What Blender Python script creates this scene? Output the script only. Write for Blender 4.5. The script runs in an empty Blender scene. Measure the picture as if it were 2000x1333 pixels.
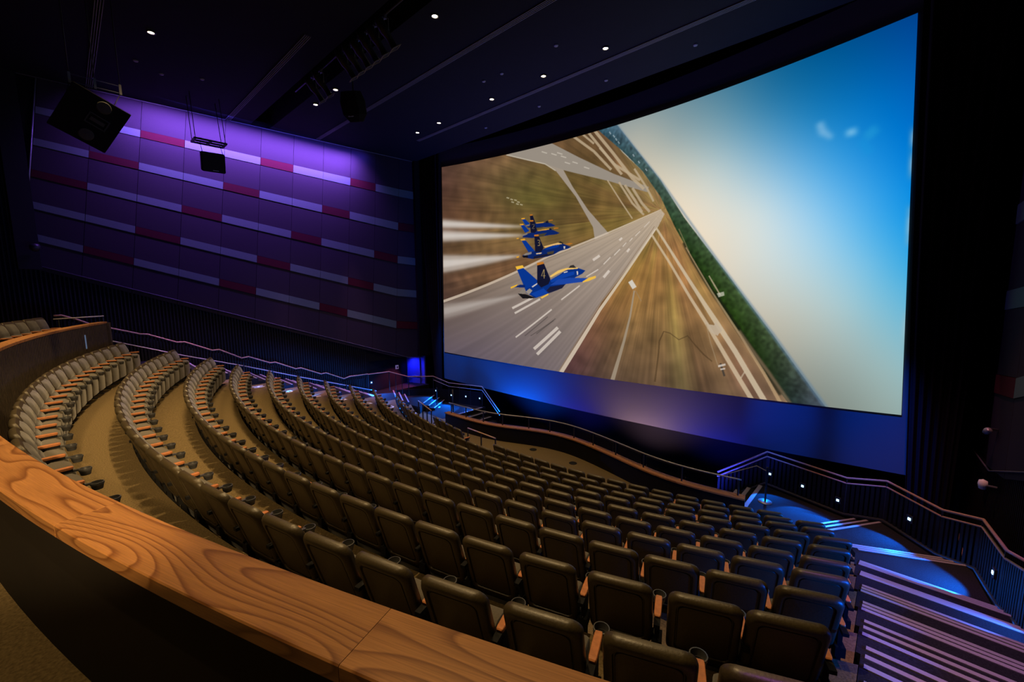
import bpy, bmesh, math, random
import numpy as np
from mathutils import Vector, Matrix
S = bpy.context.scene
COL = S.collection
random.seed(7)
R2D = math.radians

# ------------------------------------------------------------------ camera
F_PX, PITCH, YAW, ROLL = 815.0, R2D(7.1486), R2D(43.2631), R2D(-0.2173)
cam_d = bpy.data.cameras.new('camera'); cam = bpy.data.objects.new('camera', cam_d); COL.objects.link(cam)
_f = Vector((-math.sin(YAW)*math.cos(PITCH), math.cos(YAW)*math.cos(PITCH), -math.sin(PITCH)))
_r = Vector((math.cos(YAW), math.sin(YAW), 0)); _u = _r.cross(_f)
_r2 = _r*math.cos(ROLL) + _u*math.sin(ROLL); _u2 = _u*math.cos(ROLL) - _r*math.sin(ROLL)
cam.matrix_world = Matrix((( _r2.x, _u2.x, -_f.x, 0), (_r2.y, _u2.y, -_f.y, 0), (_r2.z, _u2.z, -_f.z, 5.75), (0, 0, 0, 1)))
cam_d.sensor_width = 36.0; cam_d.lens = F_PX*36.0/2000.0; cam_d.clip_start = 0.05; cam_d.clip_end = 200
S.camera = cam
# ------------------------------------------------------------------ world, exposure
w = bpy.data.worlds.new('dark_hall'); S.world = w; w.use_nodes = True
w.node_tree.nodes['Background'].inputs[0].default_value = (0.5, 0.55, 1, 1)
w.node_tree.nodes['Background'].inputs[1].default_value = 0.0
S.view_settings.view_transform = 'Standard'; S.view_settings.look = 'None'
S.view_settings.exposure = 0.0; S.view_settings.gamma = 1.0; S.view_settings.use_curve_mapping = False
S.cycles.max_bounces = 5; S.cycles.diffuse_bounces = 2; S.cycles.glossy_bounces = 2
S.cycles.sample_clamp_indirect = 2.0; S.cycles.sample_clamp_direct = 0.0; S.cycles.caustics_reflective = False; S.cycles.caustics_refractive = False
S.cycles.use_denoising = True

WARM = (1.0, 0.67, 0.30)
def spot(name, loc, tgt, col, power, size=80, blend=0.6, rad=0.06):
    d = bpy.data.lights.new(name, 'SPOT'); d.energy = power; d.color = col
    d.spot_size = R2D(size); d.spot_blend = blend; d.shadow_soft_size = rad
    o = bpy.data.objects.new(name, d); COL.objects.link(o); o.location = loc
    o.rotation_euler = (Vector(tgt)-Vector(loc)).to_track_quat('-Z', 'Y').to_euler()
    return o
def point(name, loc, col, power, rad=0.05):
    d = bpy.data.lights.new(name, 'POINT'); d.energy = power; d.color = col; d.shadow_soft_size = rad
    o = bpy.data.objects.new(name, d); COL.objects.link(o); o.location = loc; return o

# house lights: the ceiling downlights (their housings in view are built further down) and the wall lamp by the aisle
X0 = -8.64
ZCEIL = 12.15
DOWN = [(-14.28, 2.07), (-8.64, 6.57), (-10.92, 6.57), (-13.94, 6.57), (-15.52, 6.57),
        (-6.42, 10.52), (-8.55, 10.52), (-10.80, 10.52), (-13.74, 10.52), (-15.19, 10.52)]
DOWN_OUT = [(-11.0, 2.07), (-7.0, 2.07), (-3.0, 2.07), (-14.28, -2.4), (-10.6, -2.4), (-7.0, -2.4), (-3.3, -2.4), (-5.0, 6.57), (-1.8, 6.57)]
PW_DOWN = {2.07: 1550, -2.4: 620, 6.57: 540, 10.52: 280}
for i, (x, y) in enumerate(DOWN + DOWN_OUT):
    spot('downlight_beam', (x, y, ZCEIL-0.12), (x, y, 0), WARM, PW_DOWN[y]*((1.0 if x < -5.5 else 0.85) if y > 0 else (1.6 if x < -9 else 1.0)), 84, 0.9, 0.07)
spot('wall_lamp_beam', (2.15, -0.3, 6.55), (-9.0, 0.15, 3.35), WARM, 2600, 19, 0.6, 0.04)
# purple wall washers near the ceiling on the two side walls
def strip(name, loc, tgt, lx, ly, col, power, spread=160):
    d = bpy.data.lights.new(name, 'AREA'); d.shape = 'RECTANGLE'; d.size = lx; d.size_y = ly; d.color = col; d.energy = power; d.spread = R2D(spread)
    o = bpy.data.objects.new(name, d); COL.objects.link(o); o.location = loc
    z = (Vector(loc)-Vector(tgt)).normalized(); x = Vector((0.075, 1.0, 0)); x = (x-z*x.dot(z)).normalized(); y = z.cross(x)
    o.matrix_world = Matrix.Translation(loc) @ Matrix((x, y, z)).transposed().to_4x4(); return o
strip('wall_wash_strip', (-18.45, 4.7, ZCEIL-0.10), (-19.35, 4.7, 10.9), 9.8, 0.10, (0.31, 0.125, 1.0), 1250, 115)
strip('wall_wash_strip', (-18.75, 4.9, ZCEIL-0.05), (-19.3, 4.9, 11.6), 10.6, 0.08, (0.10, 0.07, 1.0), 110, 170)  # added blue fill for the navy band at the wall top
# purple aisle lights
for y in (1.5, 4.8, 8.0):
    spot('aisle_beam', (1.05, y, ZCEIL-0.2), (0.95, y+0.6, 1.5), (0.76, 0.21, 1.0), 1600, 22, 0.7, 0.05)
for y in (2.5, 6.0, 9.0):
    spot('aisle_beam', (-18.2, y, ZCEIL-0.2), (-18.0, y+0.4, 1.5), (0.85, 0.36, 0.85), 2300, 22, 0.7, 0.05)
spot('exit_beam', (-18.5, 12.2, 2.1), (-18.95, 11.3, 0.65), (0.9, 0.14, 0.42), 260, 80, 0.6, 0.05)
# rose ceiling spots added to tint the rails of the lower landings
spot('rail_fill_beam', (0.2, 9.5, 11.9), (0.2, 11.6, 1.4), (1.0, 0.36, 0.34), 1700, 26, 0.8, 0.05)
spot('rail_fill_beam', (-17.4, 9.5, 11.9), (-17.2, 11.8, 1.4), (1.0, 0.42, 0.40), 170, 26, 0.8, 0.05)
# blue washes on the lower border of the screen
for x, p, c in ((-12.6, 900, (0.0, 0.12, 1.0)), (-10.0, 200, (0.06, 0.06, 1.0)), (-6.8, 260, (0.85, 0.50, 0.62)), (-4.4, 230, (0.03, 0.05, 1.0))):
    yy = 13.2+1.2*(1-((x-X0)/8.6)**2)
    spot('screen_wash_beam', (x, yy-1.1, -0.9), (x, yy, 1.5), c, p*4.2, 120, 1.0, 0.15)
for (lx, ly), (tx, ty, tz), c, p, sz in (((-13.4, 9.0), (-15.0, 13.75, 2.5), (0.0, 0.14, 1.0), 15000, 17), ((-15.0, 9.0), (-16.8, 13.35, 2.4), (0.0, 0.14, 1.0), 19000, 12),
                                    ((-3.4, 9.0), (-2.3, 13.75, 2.3), (0.0, 0.09, 1.0), 19000, 13), ((-2.2, 9.0), (-0.3, 13.15, 2.4), (0.0, 0.10, 1.0), 19000, 13)):
    spot('screen_wash_beam', (lx, ly, 11.95), (tx, ty, tz), c, p, sz, 1.0, 0.1)  # unseen overhead spots, added to colour the ends of that border blue

# ------------------------------------------------------------------ materials
def mat(name, col, rough=0.8, spec=0.3, metal=0.0, noise=0.0, nscale=40.0, bump=0.0, col2=None, emit=None, estr=0.0, objrand=0.0, sheen=0.0):
    m = bpy.data.materials.new(name); m.use_nodes = True
    nt = m.node_tree; b = nt.nodes['Principled BSDF']
    b.inputs['Base Color'].default_value = (*col, 1); b.inputs['Roughness'].default_value = rough
    b.inputs['Specular IOR Level'].default_value = spec; b.inputs['Metallic'].default_value = metal
    if sheen: b.inputs['Sheen Weight'].default_value = sheen
    if noise or col2:
        tc = nt.nodes.new('ShaderNodeTexCoord'); n = nt.nodes.new('ShaderNodeTexNoise')
        n.inputs['Scale'].default_value = nscale; n.inputs['Detail'].default_value = 3
        nt.links.new(tc.outputs['Object'], n.inputs['Vector'])
        mx = nt.nodes.new('ShaderNodeMix'); mx.data_type = 'RGBA'
        c2 = col2 or tuple(c*(1-noise) for c in col)
        mx.inputs['A'].default_value = (*col, 1); mx.inputs['B'].default_value = (*c2, 1)
        mr = nt.nodes.new('ShaderNodeMapRange'); mr.inputs['From Min'].default_value = 0.35; mr.inputs['From Max'].default_value = 0.65
        nt.links.new(n.outputs['Fac'], mr.inputs['Value']); nt.links.new(mr.outputs['Result'], mx.inputs['Factor'])
        out = mx.outputs['Result']
        if objrand:
            oi = nt.nodes.new('ShaderNodeObjectInfo'); hs = nt.nodes.new('ShaderNodeHueSaturation')
            r2 = nt.nodes.new('ShaderNodeMapRange'); r2.inputs['To Min'].default_value = 1-objrand; r2.inputs['To Max'].default_value = 1+objrand
            nt.links.new(oi.outputs['Random'], r2.inputs['Value']); nt.links.new(r2.outputs['Result'], hs.inputs['Value'])
            nt.links.new(out, hs.inputs['Color']); out = hs.outputs['Color']
        nt.links.new(out, b.inputs['Base Color'])
        if bump:
            bp = nt.nodes.new('ShaderNodeBump'); bp.inputs['Strength'].default_value = bump; bp.inputs['Distance'].default_value = 0.01
            nt.links.new(n.outputs['Fac'], bp.inputs['Height']); nt.links.new(bp.outputs['Normal'], b.inputs['Normal'])
    if emit:
        b.inputs['Emission Color'].default_value = (*emit, 1); b.inputs['Emission Strength'].default_value = estr
    return m
def wood_mat(name, light, dark, lines=26.0, objrand=0.10):
    """ash-like cathedral grain laid along the U direction of the board"""
    m = bpy.data.materials.new(name); m.use_nodes = True; nt = m.node_tree; b = nt.nodes['Principled BSDF']
    b.inputs['Roughness'].default_value = 0.42; b.inputs['Specular IOR Level'].default_value = 0.35
    N, L = nt.nodes.new, nt.links.new
    uv = N('ShaderNodeUVMap'); oi = N('ShaderNodeObjectInfo')
    mp = N('ShaderNodeMapping'); mp.inputs['Scale'].default_value = (0.75, 3.4, 1); L(uv.outputs['UV'], mp.inputs['Vector'])
    ml = N('ShaderNodeMath'); ml.operation = 'MULTIPLY'; ml.inputs[1].default_value = 37.0; L(oi.outputs['Random'], ml.inputs[0])
    cx = N('ShaderNodeCombineXYZ'); L(ml.outputs[0], cx.inputs['X']); L(ml.outputs[0], cx.inputs['Z']); L(cx.outputs[0], mp.inputs['Location'])
    n1 = N('ShaderNodeTexNoise'); n1.inputs['Scale'].default_value = 1.0; n1.inputs['Detail'].default_value = 1.2; n1.inputs['Roughness'].default_value = 0.45
    L(mp.outputs['Vector'], n1.inputs['Vector'])
    k = N('ShaderNodeMath'); k.operation = 'MULTIPLY'; k.inputs[1].default_value = lines; L(n1.outputs['Fac'], k.inputs[0])
    fr = N('ShaderNodeMath'); fr.operation = 'FRACT'; L(k.outputs[0], fr.inputs[0])
    rp = N('ShaderNodeValToRGB'); e = rp.color_ramp.elements
    e[0].position = 0.0; e[0].color = (*light, 1); e[1].position = 1.0; e[1].color = (*light, 1)
    a = e.new(0.62); a.color = tuple(light[i]*0.72+dark[i]*0.28 for i in range(3))+(1,)
    a = e.new(0.90); a.color = (*dark, 1)
    L(fr.outputs[0], rp.inputs['Fac'])
    m2 = N('ShaderNodeMapping'); m2.inputs['Scale'].default_value = (6, 240, 1); L(uv.outputs['UV'], m2.inputs['Vector'])
    n2 = N('ShaderNodeTexNoise'); n2.inputs['Scale'].default_value = 1.0; n2.inputs['Detail'].default_value = 2; L(m2.outputs['Vector'], n2.inputs['Vector'])
    mx = N('ShaderNodeMix'); mx.data_type = 'RGBA'; mx.blend_type = 'MULTIPLY'; mx.inputs['Factor'].default_value = 0.55
    L(rp.outputs['Color'], mx.inputs['A'])
    g = N('ShaderNodeMapRange'); g.inputs['From Min'].default_value = 0.3; g.inputs['From Max'].default_value = 0.7; g.inputs['To Min'].default_value = 0.55; g.inputs['To Max'].default_value = 1.15
    L(n2.outputs['Fac'], g.inputs['Value']); L(g.outputs['Result'], mx.inputs['B'])
    hs = N('ShaderNodeHueSaturation'); r2 = N('ShaderNodeMapRange'); r2.inputs['To Min'].default_value = 1-objrand; r2.inputs['To Max'].default_value = 1+objrand
    L(oi.outputs['Random'], r2.inputs['Value']); L(r2.outputs['Result'], hs.inputs['Value']); L(mx.outputs['Result'], hs.inputs['Color'])
    L(hs.outputs['Color'], b.inputs['Base Color'])
    return m
M = dict(
 carpet=mat('brown_carpet', (0.170, 0.124, 0.062), 0.95, 0.05, noise=0.4, nscale=60, bump=0.3),
 carpet_dark=mat('aisle_carpet', (0.022, 0.022, 0.026), 0.95, 0.05, noise=0.4, nscale=60, bump=0.3),
 nosing=mat('nosing_strip', (0.30, 0.27, 0.31), 0.5, 0.3),
 black=mat('black_paint', (0.010, 0.010, 0.011), 0.8, 0.2),
 blackm=mat('black_metal', (0.016, 0.016, 0.018), 0.45, 0.5),
 speaker=mat('speaker_black', (0.006, 0.006, 0.006), 0.9, 0.1),
 driver=mat('driver_cone', (0.030, 0.032, 0.028), 0.7, 0.3),
 shell=mat('seat_vinyl', (0.056, 0.042, 0.020), 0.40, 0.5, noise=0.25, nscale=70, bump=0.12),
 fabric=mat('seat_fabric', (0.066, 0.059, 0.054), 0.95, 0.1, noise=0.3, nscale=120, bump=0.2, sheen=0.3),
 pan=mat('seat_pan_fabric', (0.105, 0.092, 0.072), 0.95, 0.1, noise=0.25, nscale=120, bump=0.2, sheen=0.2),
 arm=mat('armrest_wood', (0.46, 0.17, 0.06), 0.45, 0.35, noise=0.25, nscale=30),
 cup=mat('cup_plastic', (0.055, 0.056, 0.060), 0.35, 0.5),
 post=mat('seat_post', (0.010, 0.010, 0.011), 0.75, 0.15),
 trimdark=mat('trim_dark', (0.08, 0.08, 0.09), 0.6, 0.3),
 metal=mat('grey_metal', (0.32, 0.32, 0.33), 0.4, 0.5, metal=0.6),
 rail=mat('oak_rail', (0.42, 0.25, 0.17), 0.45, 0.35, noise=0.2, nscale=20),
 railgrey=mat('rail_grey', (0.35, 0.33, 0.34), 0.4, 0.4),
 panel=mat('acoustic_fabric', (0.034, 0.027, 0.037), 0.95, 0.05, noise=0.18, nscale=90, objrand=0.07),
 stripe_l=mat('pale_fabric', (0.105, 0.145, 0.14), 0.9, 0.1, noise=0.25, nscale=160, objrand=0.05),
 stripe_r=mat('red_fabric', (0.062, 0.007, 0.014), 0.9, 0.1, noise=0.3, nscale=120, objrand=0.1),
 wallblack=mat('wall_black', (0.007, 0.007, 0.009), 0.9, 0.1),
 lowerwall=mat('slat_backing', (0.008, 0.007, 0.007), 0.9, 0.1),
 slat=mat('dark_wood_slat', (0.005, 0.004, 0.003), 0.6, 0.3, noise=0.3, nscale=10),
 slatp=mat('parapet_slat', (0.060, 0.042, 0.026), 0.6, 0.3, noise=0.3, nscale=10),
 ceiling=mat('ceiling_navy', (0.005, 0.006, 0.010), 0.85, 0.2, noise=0.15, nscale=3),
 slot=mat('slot_metal', (0.17, 0.175, 0.185), 0.5, 0.4),
 parapet=mat('parapet_brown', (0.006, 0.0035, 0.0025), 0.75, 0.25, noise=0.3, nscale=4),
 sheet=mat('screen_sheet', (0.060, 0.060, 0.068), 0.9, 0.1, noise=0.05, nscale=300),
 curtain=mat('black_drape', (0.012, 0.010, 0.013), 0.95, 0.05),
 white=mat('white_paint', (0.75, 0.75, 0.78), 0.6, 0.3),
 lamp=mat('lamp_lens', (1, 1, 1), 0.5, 0.2, emit=(1.0, 0.80, 0.52), estr=14.0),
 steplamp=mat('step_lamp_lens', (1, 1, 1), 0.5, 0.2, emit=(0.45, 0.75, 1.0), estr=2.2),
 doorblue=mat('exit_paint', (0.10, 0.10, 0.30), 0.7, 0.2),
 wood=wood_mat('ash_cap', (0.36, 0.165, 0.056), (0.165, 0.060, 0.017), 19.0),
 woodf=wood_mat('ash_cap_front', (0.46, 0.21, 0.07), (0.24, 0.09, 0.025)),
)
_g = bpy.data.materials.new('clear_glass'); _g.use_nodes = True
_b = _g.node_tree.nodes['Principled BSDF']; _b.inputs['Base Color'].default_value = (0.75, 0.8, 0.85, 1); _b.inputs['Transmission Weight'].default_value = 1.0
_b.inputs['Roughness'].default_value = 0.02; _b.inputs['IOR'].default_value = 1.15
M['glass'] = _g
# ------------------------------------------------------------------ mesh helpers
def link(name, me, m, parent=None, smooth=False):
    o = bpy.data.objects.new(name, me); COL.objects.link(o)
    if m is not None:
        if len(me.materials) == 0: me.materials.append(m)
    if smooth:
        for p in me.polygons: p.use_smooth = True
    if parent: o.parent = parent
    return o
def from_bm(name, bm, m, parent=None, smooth=False):
    bmesh.ops.recalc_face_normals(bm, faces=bm.faces)
    me = bpy.data.meshes.new(name); bm.to_mesh(me); bm.free()
    return link(name, me, m, parent, smooth)
def empty(name, loc=(0, 0, 0), rz=0, label=None, cat=None, group=None):
    o = bpy.data.objects.new(name, None); COL.objects.link(o); o.location = loc; o.rotation_euler = (0, 0, rz); o.empty_display_size = 0.1
    tag(o, label, cat, group); return o
def tag(o, label=None, cat=None, group=None, kind=None):
    if label: o['label'] = label
    if cat: o['category'] = cat
    if group: o['group'] = group
    if kind: o['kind'] = kind
    return o
def add_box(bm, c, s, rot=None):
    vs = []
    for dx in (-.5, .5):
        for dy in (-.5, .5):
            for dz in (-.5, .5):
                v = Vector((dx*s[0], dy*s[1], dz*s[2]))
                if rot is not None: v = rot @ v
                vs.append(bm.verts.new(v+Vector(c)))
    fs = [bm.faces.new([vs[i] for i in f]) for f in ((0, 1, 3, 2), (4, 6, 7, 5), (0, 4, 5, 1), (2, 3, 7, 6), (0, 2, 6, 4), (1, 5, 7, 3))]
    return vs, fs
def box_obj(name, c, s, m, parent=None, rot=None, bev=0.0):
    bm = bmesh.new(); add_box(bm, c, s, rot)
    if bev: bmesh.ops.bevel(bm, geom=list(bm.edges), offset=bev, segments=1, affect='EDGES', profile=0.5)
    return from_bm(name, bm, m, parent)
def add_tube(bm, pts, r, n=8, closed_ends=True):
    pts = [Vector(p) for p in pts]; rings = []
    for i, p in enumerate(pts):
        if i == 0: t = pts[1]-pts[0]
        elif i == len(pts)-1: t = pts[-1]-pts[-2]
        else: t = (pts[i+1]-p).normalized()+(p-pts[i-1]).normalized()
        t.normalize(); a = Vector((0, 0, 1)) if abs(t.z) < 0.95 else Vector((1, 0, 0))
        u = t.cross(a).normalized(); v = u.cross(t)
        rings.append([bm.verts.new(p+u*math.cos(2*math.pi*k/n)*r+v*math.sin(2*math.pi*k/n)*r) for k in range(n)])
    for a, b in zip(rings, rings[1:]):
        for k in range(n): bm.faces.new((a[k], a[(k+1) % n], b[(k+1) % n], b[k]))
    if closed_ends: bm.faces.new(rings[0][::-1]); bm.faces.new(rings[-1])
def tube_obj(name, pts, r, m, parent=None, n=8):
    bm = bmesh.new(); add_tube(bm, pts, r, n); return from_bm(name, bm, m, parent, True)
def add_lathe(bm, prof, n=16, c=(0, 0, 0)):
    rings = [[bm.verts.new((c[0]+r*math.cos(2*math.pi*k/n), c[1]+r*math.sin(2*math.pi*k/n), c[2]+z)) for k in range(n)] for r, z in prof]
    for a, b in zip(rings, rings[1:]):
        for k in range(n): bm.faces.new((a[k], a[(k+1) % n], b[(k+1) % n], b[k]))
    return rings
def prism_obj(name, pts, z0, z1, m, parent=None):
    """solid of a plan polygon between two heights (heights may be lists per point)"""
    bm = bmesh.new(); n = len(pts)
    lo = [bm.verts.new((p[0], p[1], z0)) for p in pts]; hi = [bm.verts.new((p[0], p[1], z1)) for p in pts]
    bm.faces.new(lo[::-1]); bm.faces.new(hi)
    for i in range(n): bm.faces.new((lo[i], lo[(i+1) % n], hi[(i+1) % n], hi[i]))
    bmesh.ops.triangulate(bm, faces=[f for f in bm.faces if len(f.verts) > 4])
    return from_bm(name, bm, m, parent)
def sweep_obj(name, prof_fn, n, m, parent=None, uv_fn=None, caps=True, smooth=False):
    """prof_fn(i) -> closed ring of points"""
    bm = bmesh.new(); uvl = bm.loops.layers.uv.new('UVMap') if uv_fn else None
    rings = [[bm.verts.new(p) for p in prof_fn(i)] for i in range(n)]
    k = len(rings[0])
    for i, (a, b) in enumerate(zip(rings, rings[1:])):
        for j in range(k):
            f = bm.faces.new((a[j], a[(j+1) % k], b[(j+1) % k], b[j]))
            if uv_fn:
                for lp, (ii, jj) in zip(f.loops, ((i, j), (i, j+1), (i+1, j+1), (i+1, j))): lp[uvl].uv = uv_fn(ii, jj)
    if caps: bm.faces.new(rings[0][::-1]); bm.faces.new(rings[-1])
    return from_bm(name, bm, m, parent, smooth)
def mesh_copy(o, parent, loc=None, rot=None):
    c = o.copy(); COL.objects.link(c); c.parent = parent
    if loc is not None: c.location = loc
    if rot is not None: c.rotation_euler = rot
    return c
ORD = ['first', 'second', 'third', 'fourth', 'fifth', 'sixth', 'seventh', 'eighth', 'ninth', 'tenth', 'eleventh', 'twelfth', 'thirteenth', 'fourteenth', 'fifteenth', 'sixteenth', 'seventeenth', 'eighteenth', 'nineteenth', 'twentieth', 'twenty-first', 'twenty-second', 'twenty-third', 'twenty-fourth', 'twenty-fifth', 'twenty-sixth', 'twenty-seventh', 'twenty-eighth', 'twenty-ninth', 'thirtieth', 'thirty-first', 'thirty-second', 'thirty-third', 'thirty-fourth']
# ================================================================== THE HALL
# seat rows: centre y, radius and centre x of the arc that the tops of the seat backs follow
ROWS = [(20.8, 21.44, -8.65), (20.21, 19.86, -8.48), (21.3, 19.96, -8.45), (24.1, 21.78, -8.66), (24.68, 21.45, -8.59), (24.91, 20.80, -8.54), (24.51, 19.54, -8.52), (24.46, 18.61, -8.50), (24.71, 17.96, -8.46), (25.33, 17.65, -8.41), (27.04, 18.41, -8.51)]
FLOOR = [3.25-0.325*i for i in range(11)]
def row_y(i, x, dr=0.0): yc, r, xc = ROWS[i]; return yc-math.sqrt((r-dr)**2-(x-xc)**2)
mirror = lambda p: (2*X0-p[0],)+tuple(p[1:])
def wall_x(y, side): return X0+side*(11.0-0.075*y)
def struct(o): o['kind'] = 'structure'; return o
# --- seat tiers
NOSE = [(2.36, 2.66, 2.96), (3.42, 3.70, 3.98), (4.32, 4.60, 4.88), (5.23, 5.51, 5.79), (6.18, 6.43, 6.68), (7.12, 7.38, 7.64), (8.12, 8.37, 8.61), (9.05, 9.31, 9.57)]
EDGE_X = [-0.02, -0.03, -0.04, -0.08, -0.12, -0.16, -0.21, -0.26, -0.30, -0.60, -1.10]
_cx = np.array([-15.2, -13.74, -11.94, -10.84, -9.9, -8.92, -8.04, -6.24, -5.22, -4.4, -3.6, -2.52, -1.5])
_cy = np.array([10.60, 10.55, 10.61, 10.80, 11.30, 11.60, 11.66, 11.28, 10.96, 10.82, 10.85, 11.04, 11.25])
_dx = np.linspace(-15.2, -1.5, 138); _dy = np.interp(_dx, _cx, _cy)
for _ in range(60): _dy[1:-1] = (_dy[:-2]+2*_dy[1:-1]+_dy[2:])/4
def cap_y(x): return float(np.interp(x, _dx, _dy))
PARA_X = (-13.74, -2.50)
for i in range(11):
    xr = EDGE_X[i]; xl = 2*X0-xr
    n = 56; bm = bmesh.new(); rows_ = []
    for k in range(n+1):
        x = xl+(xr-xl)*k/n
        yr = (20.6-math.sqrt(21.47**2-(x-X0)**2)) if i == 0 else row_y(i, x, 0.10)
        if i < 10: yf = row_y(i+1, min(max(x, xl), xr), 0.16)
        else: yf = cap_y(x) if PARA_X[0] <= x <= PARA_X[1] else 11.1
        z = FLOOR[i]
        rows_.append([bm.verts.new(p) for p in ((x, yr, z), (x, yf, z), (x, yf, z-0.5), (x, yr, z-0.5))])
    for a, b in zip(rows_, rows_[1:]):
        for j in range(4): bm.faces.new((a[j], a[(j+1) % 4], b[(j+1) % 4], b[j]))
    bm.faces.new(rows_[0]); bm.faces.new(rows_[-1][::-1])
    struct(from_bm('floor', bm, M['carpet']))
# --- stepped aisles on both sides, with pale nosing strips
for side in (1, -1):
    def P(x): return x if side == 1 else 2*X0-x
    for i, ys in enumerate(NOSE):
        f = FLOOR[i]; prev = NOSE[i-1][2] if i else 1.1
        for k, y1 in enumerate(ys):
            y0 = prev if k == 0 else ys[k-1]; z = f-0.1083*k
            xi = EDGE_X[i]+0.005; xo = 2.34-0.075*y0
            pts = [(P(xi), y0), (P(xo), y0), (P(xo-0.075*(y1-y0)), y1), (P(xi), y1)]
            st = struct(prism_obj('floor_step', pts, z-0.45, z, M['carpet_dark']))
            xm0, xm1 = xi+0.03, xo-0.03
            box_obj('nosing_strip', (P((xm0+xm1)/2), y1-0.040, z+0.004), (xm1-xm0, 0.052, 0.014), M['nosing'], st)
    # landings and the turning stairs at the foot of the aisle
    L1 = [(-0.30, 9.57), (1.62, 9.57), (1.50, 10.85), (1.30, 10.98), (-0.32, 10.20)]
    if side == -1: L1 = [(-0.30, 9.57), (1.65, 9.57), (1.72, 10.0), (2.65, 12.45), (1.15, 13.02), (1.22, 11.0), (-0.32, 10.20)]
    struct(prism_obj('floor', [mirror(p) if side == -1 else p for p in L1], 0.2, 0.65, M['carpet_dark']))
    d1 = Vector((1.62, 0.78)).normalized(); n1 = Vector((-d1.y, d1.x)); a1 = Vector((-0.32, 10.20)); b1 = Vector((1.30, 10.98))
    d2 = Vector((0.91, 1.34)).normalized(); n2 = Vector((-d2.y, d2.x)); a2 = Vector((-0.90, 11.25)); b2 = Vector((0.02, 12.60))
    for (a, b, nn, ztop) in ((a1, b1, n1, 0.65), (a2, b2, n2, 0.325)):
        for k in range(3):
            p, q = a+nn*0.27*k, b+nn*0.27*k; z = ztop-0.1083*k
            if k:
                p0, q0 = a+nn*0.27*(k-1), b+nn*0.27*(k-1)
                pts = [tuple(p0), tuple(q0), tuple(q), tuple(p)]
                st = struct(prism_obj('floor_step', [mirror(t) if side == -1 else t for t in pts], z-0.4, z, M['carpet_dark']))
            bm = bmesh.new(); t = (q-p).normalized(); L = (q-p).length; c = (p+q)/2-nn*0.04
            rot = Matrix.Rotation(math.atan2(t.y, t.x), 3, 'Z')
            add_box(bm, (c.x, c.y, z+0.004), (L-0.04, 0.052, 0.014), rot)
            if side == -1: bmesh.ops.transform(bm, matrix=Matrix.Translation((2*X0, 0, 0)) @ Matrix.Scale(-1, 4, (1, 0, 0)), verts=bm.verts)
            o = from_bm('nosing_strip', bm, M['nosing'])
            if k: o.parent = st
            else: struct(o); o.name = 'trim_nosing'
    e1 = a1+n1*0.54; e2 = b1+n1*0.54; g1 = a2+n2*0.54; g2 = b2+n2*0.54
    L2 = [(-1.3, 10.75), tuple(e1), tuple(e2), (0.90, 11.62), (0.10, 12.56), tuple(b2), tuple(a2)]
    L3 = [(-2.68, 11.0), (-1.2, 11.0), tuple(g1), tuple(g2), (-0.75, 13.1), (-2.66, 13.62)]
    struct(prism_obj('floor', [mirror(p) if side == -1 else p for p in L2], 0.0, 0.325, M['carpet_dark']))
    struct(prism_obj('floor', [mirror(p) if side == -1 else p for p in L3], -0.3, 0.004, M['carpet_dark']))
    for k in range(3):       # steps going down in front of the screen
        x1 = -2.68-0.30*k; z = -0.17*k
        st = struct(prism_obj('floor_step', [mirror(p) if side == -1 else p for p in ((x1-0.30, 11.75), (x1, 11.75), (x1, 13.5), (x1-0.30, 13.5))], z-0.5, z-0.17, M['carpet_dark']))
        box_obj('nosing_strip', (P(x1+0.03), 12.55, z+0.008), (0.10, 1.7, 0.016), M['nosing'], st)
struct(prism_obj('floor', [(-19.8, 9), (2.0, 9), (2.0, 16), (-19.8, 16)], -1.5, -1.3, M['wallblack']))
# upper floor behind the parapet
n = 40; pts = [(-16.9+(16.9+0.9)*k/n, 20.6-math.sqrt(21.585**2-(-16.9+(16.9+0.9)*k/n-X0)**2)) for k in range(n+1)]
struct(prism_obj('floor', [(-22.0, -9.0), (3.0, -9.0), (3.0, 1.1)]+pts[::-1]+[(-19.5, 0.9), (-22.0, 0.9)], 3.9, 4.05, M['carpet']))

# --- walls
wb = struct(box_obj('wall_back', (-9.5, -9.1, 6), (26, 0.2, 16), M['wallblack']))
wf = struct(box_obj('wall_front', (-8.64, 15.4, 6), (26, 0.2, 17), M['wallblack']))
def wall_prism(name, side, off, y0, y1, z0, z1, m):
    a, b = wall_x(y0, side)+side*off, wall_x(y1, side)+side*off
    return struct(prism_obj(name, [(a, y0), (b, y1), (b+side*0.25, y1), (a+side*0.25, y0)], z0, z1, m))
WALL = {}
for side, nm in ((-1, 'wall_left'), (1, 'wall_right')):
    WALL[side] = wall_prism(nm, side, 0.12, -9.0, 9.9 if side == -1 else 15.3, -1.5, 12.4, M['lowerwall'])
    if side == -1: struct(prism_obj('wall_left', [(-19.02, 9.9), (-18.83, 12.6), (-19.08, 12.6), (-19.27, 9.9)], 2.2, 12.4, M['lowerwall'])); struct(prism_obj('wall_left', [(-19.02, 9.9), (-19.62, 12.45), (-19.9, 12.45), (-19.27, 9.9)], -1.5, 2.2, M['lowerwall']))
    if side == -1: struct(prism_obj('wall_left', [(-18.58, 12.6), (-18.50, 15.3), (-18.75, 15.3), (-18.83, 12.6)], 2.2, 12.4, M['lowerwall']))
def z_bottom(y): return 6.35-0.345*y if y < 12.2 else 2.14
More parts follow.
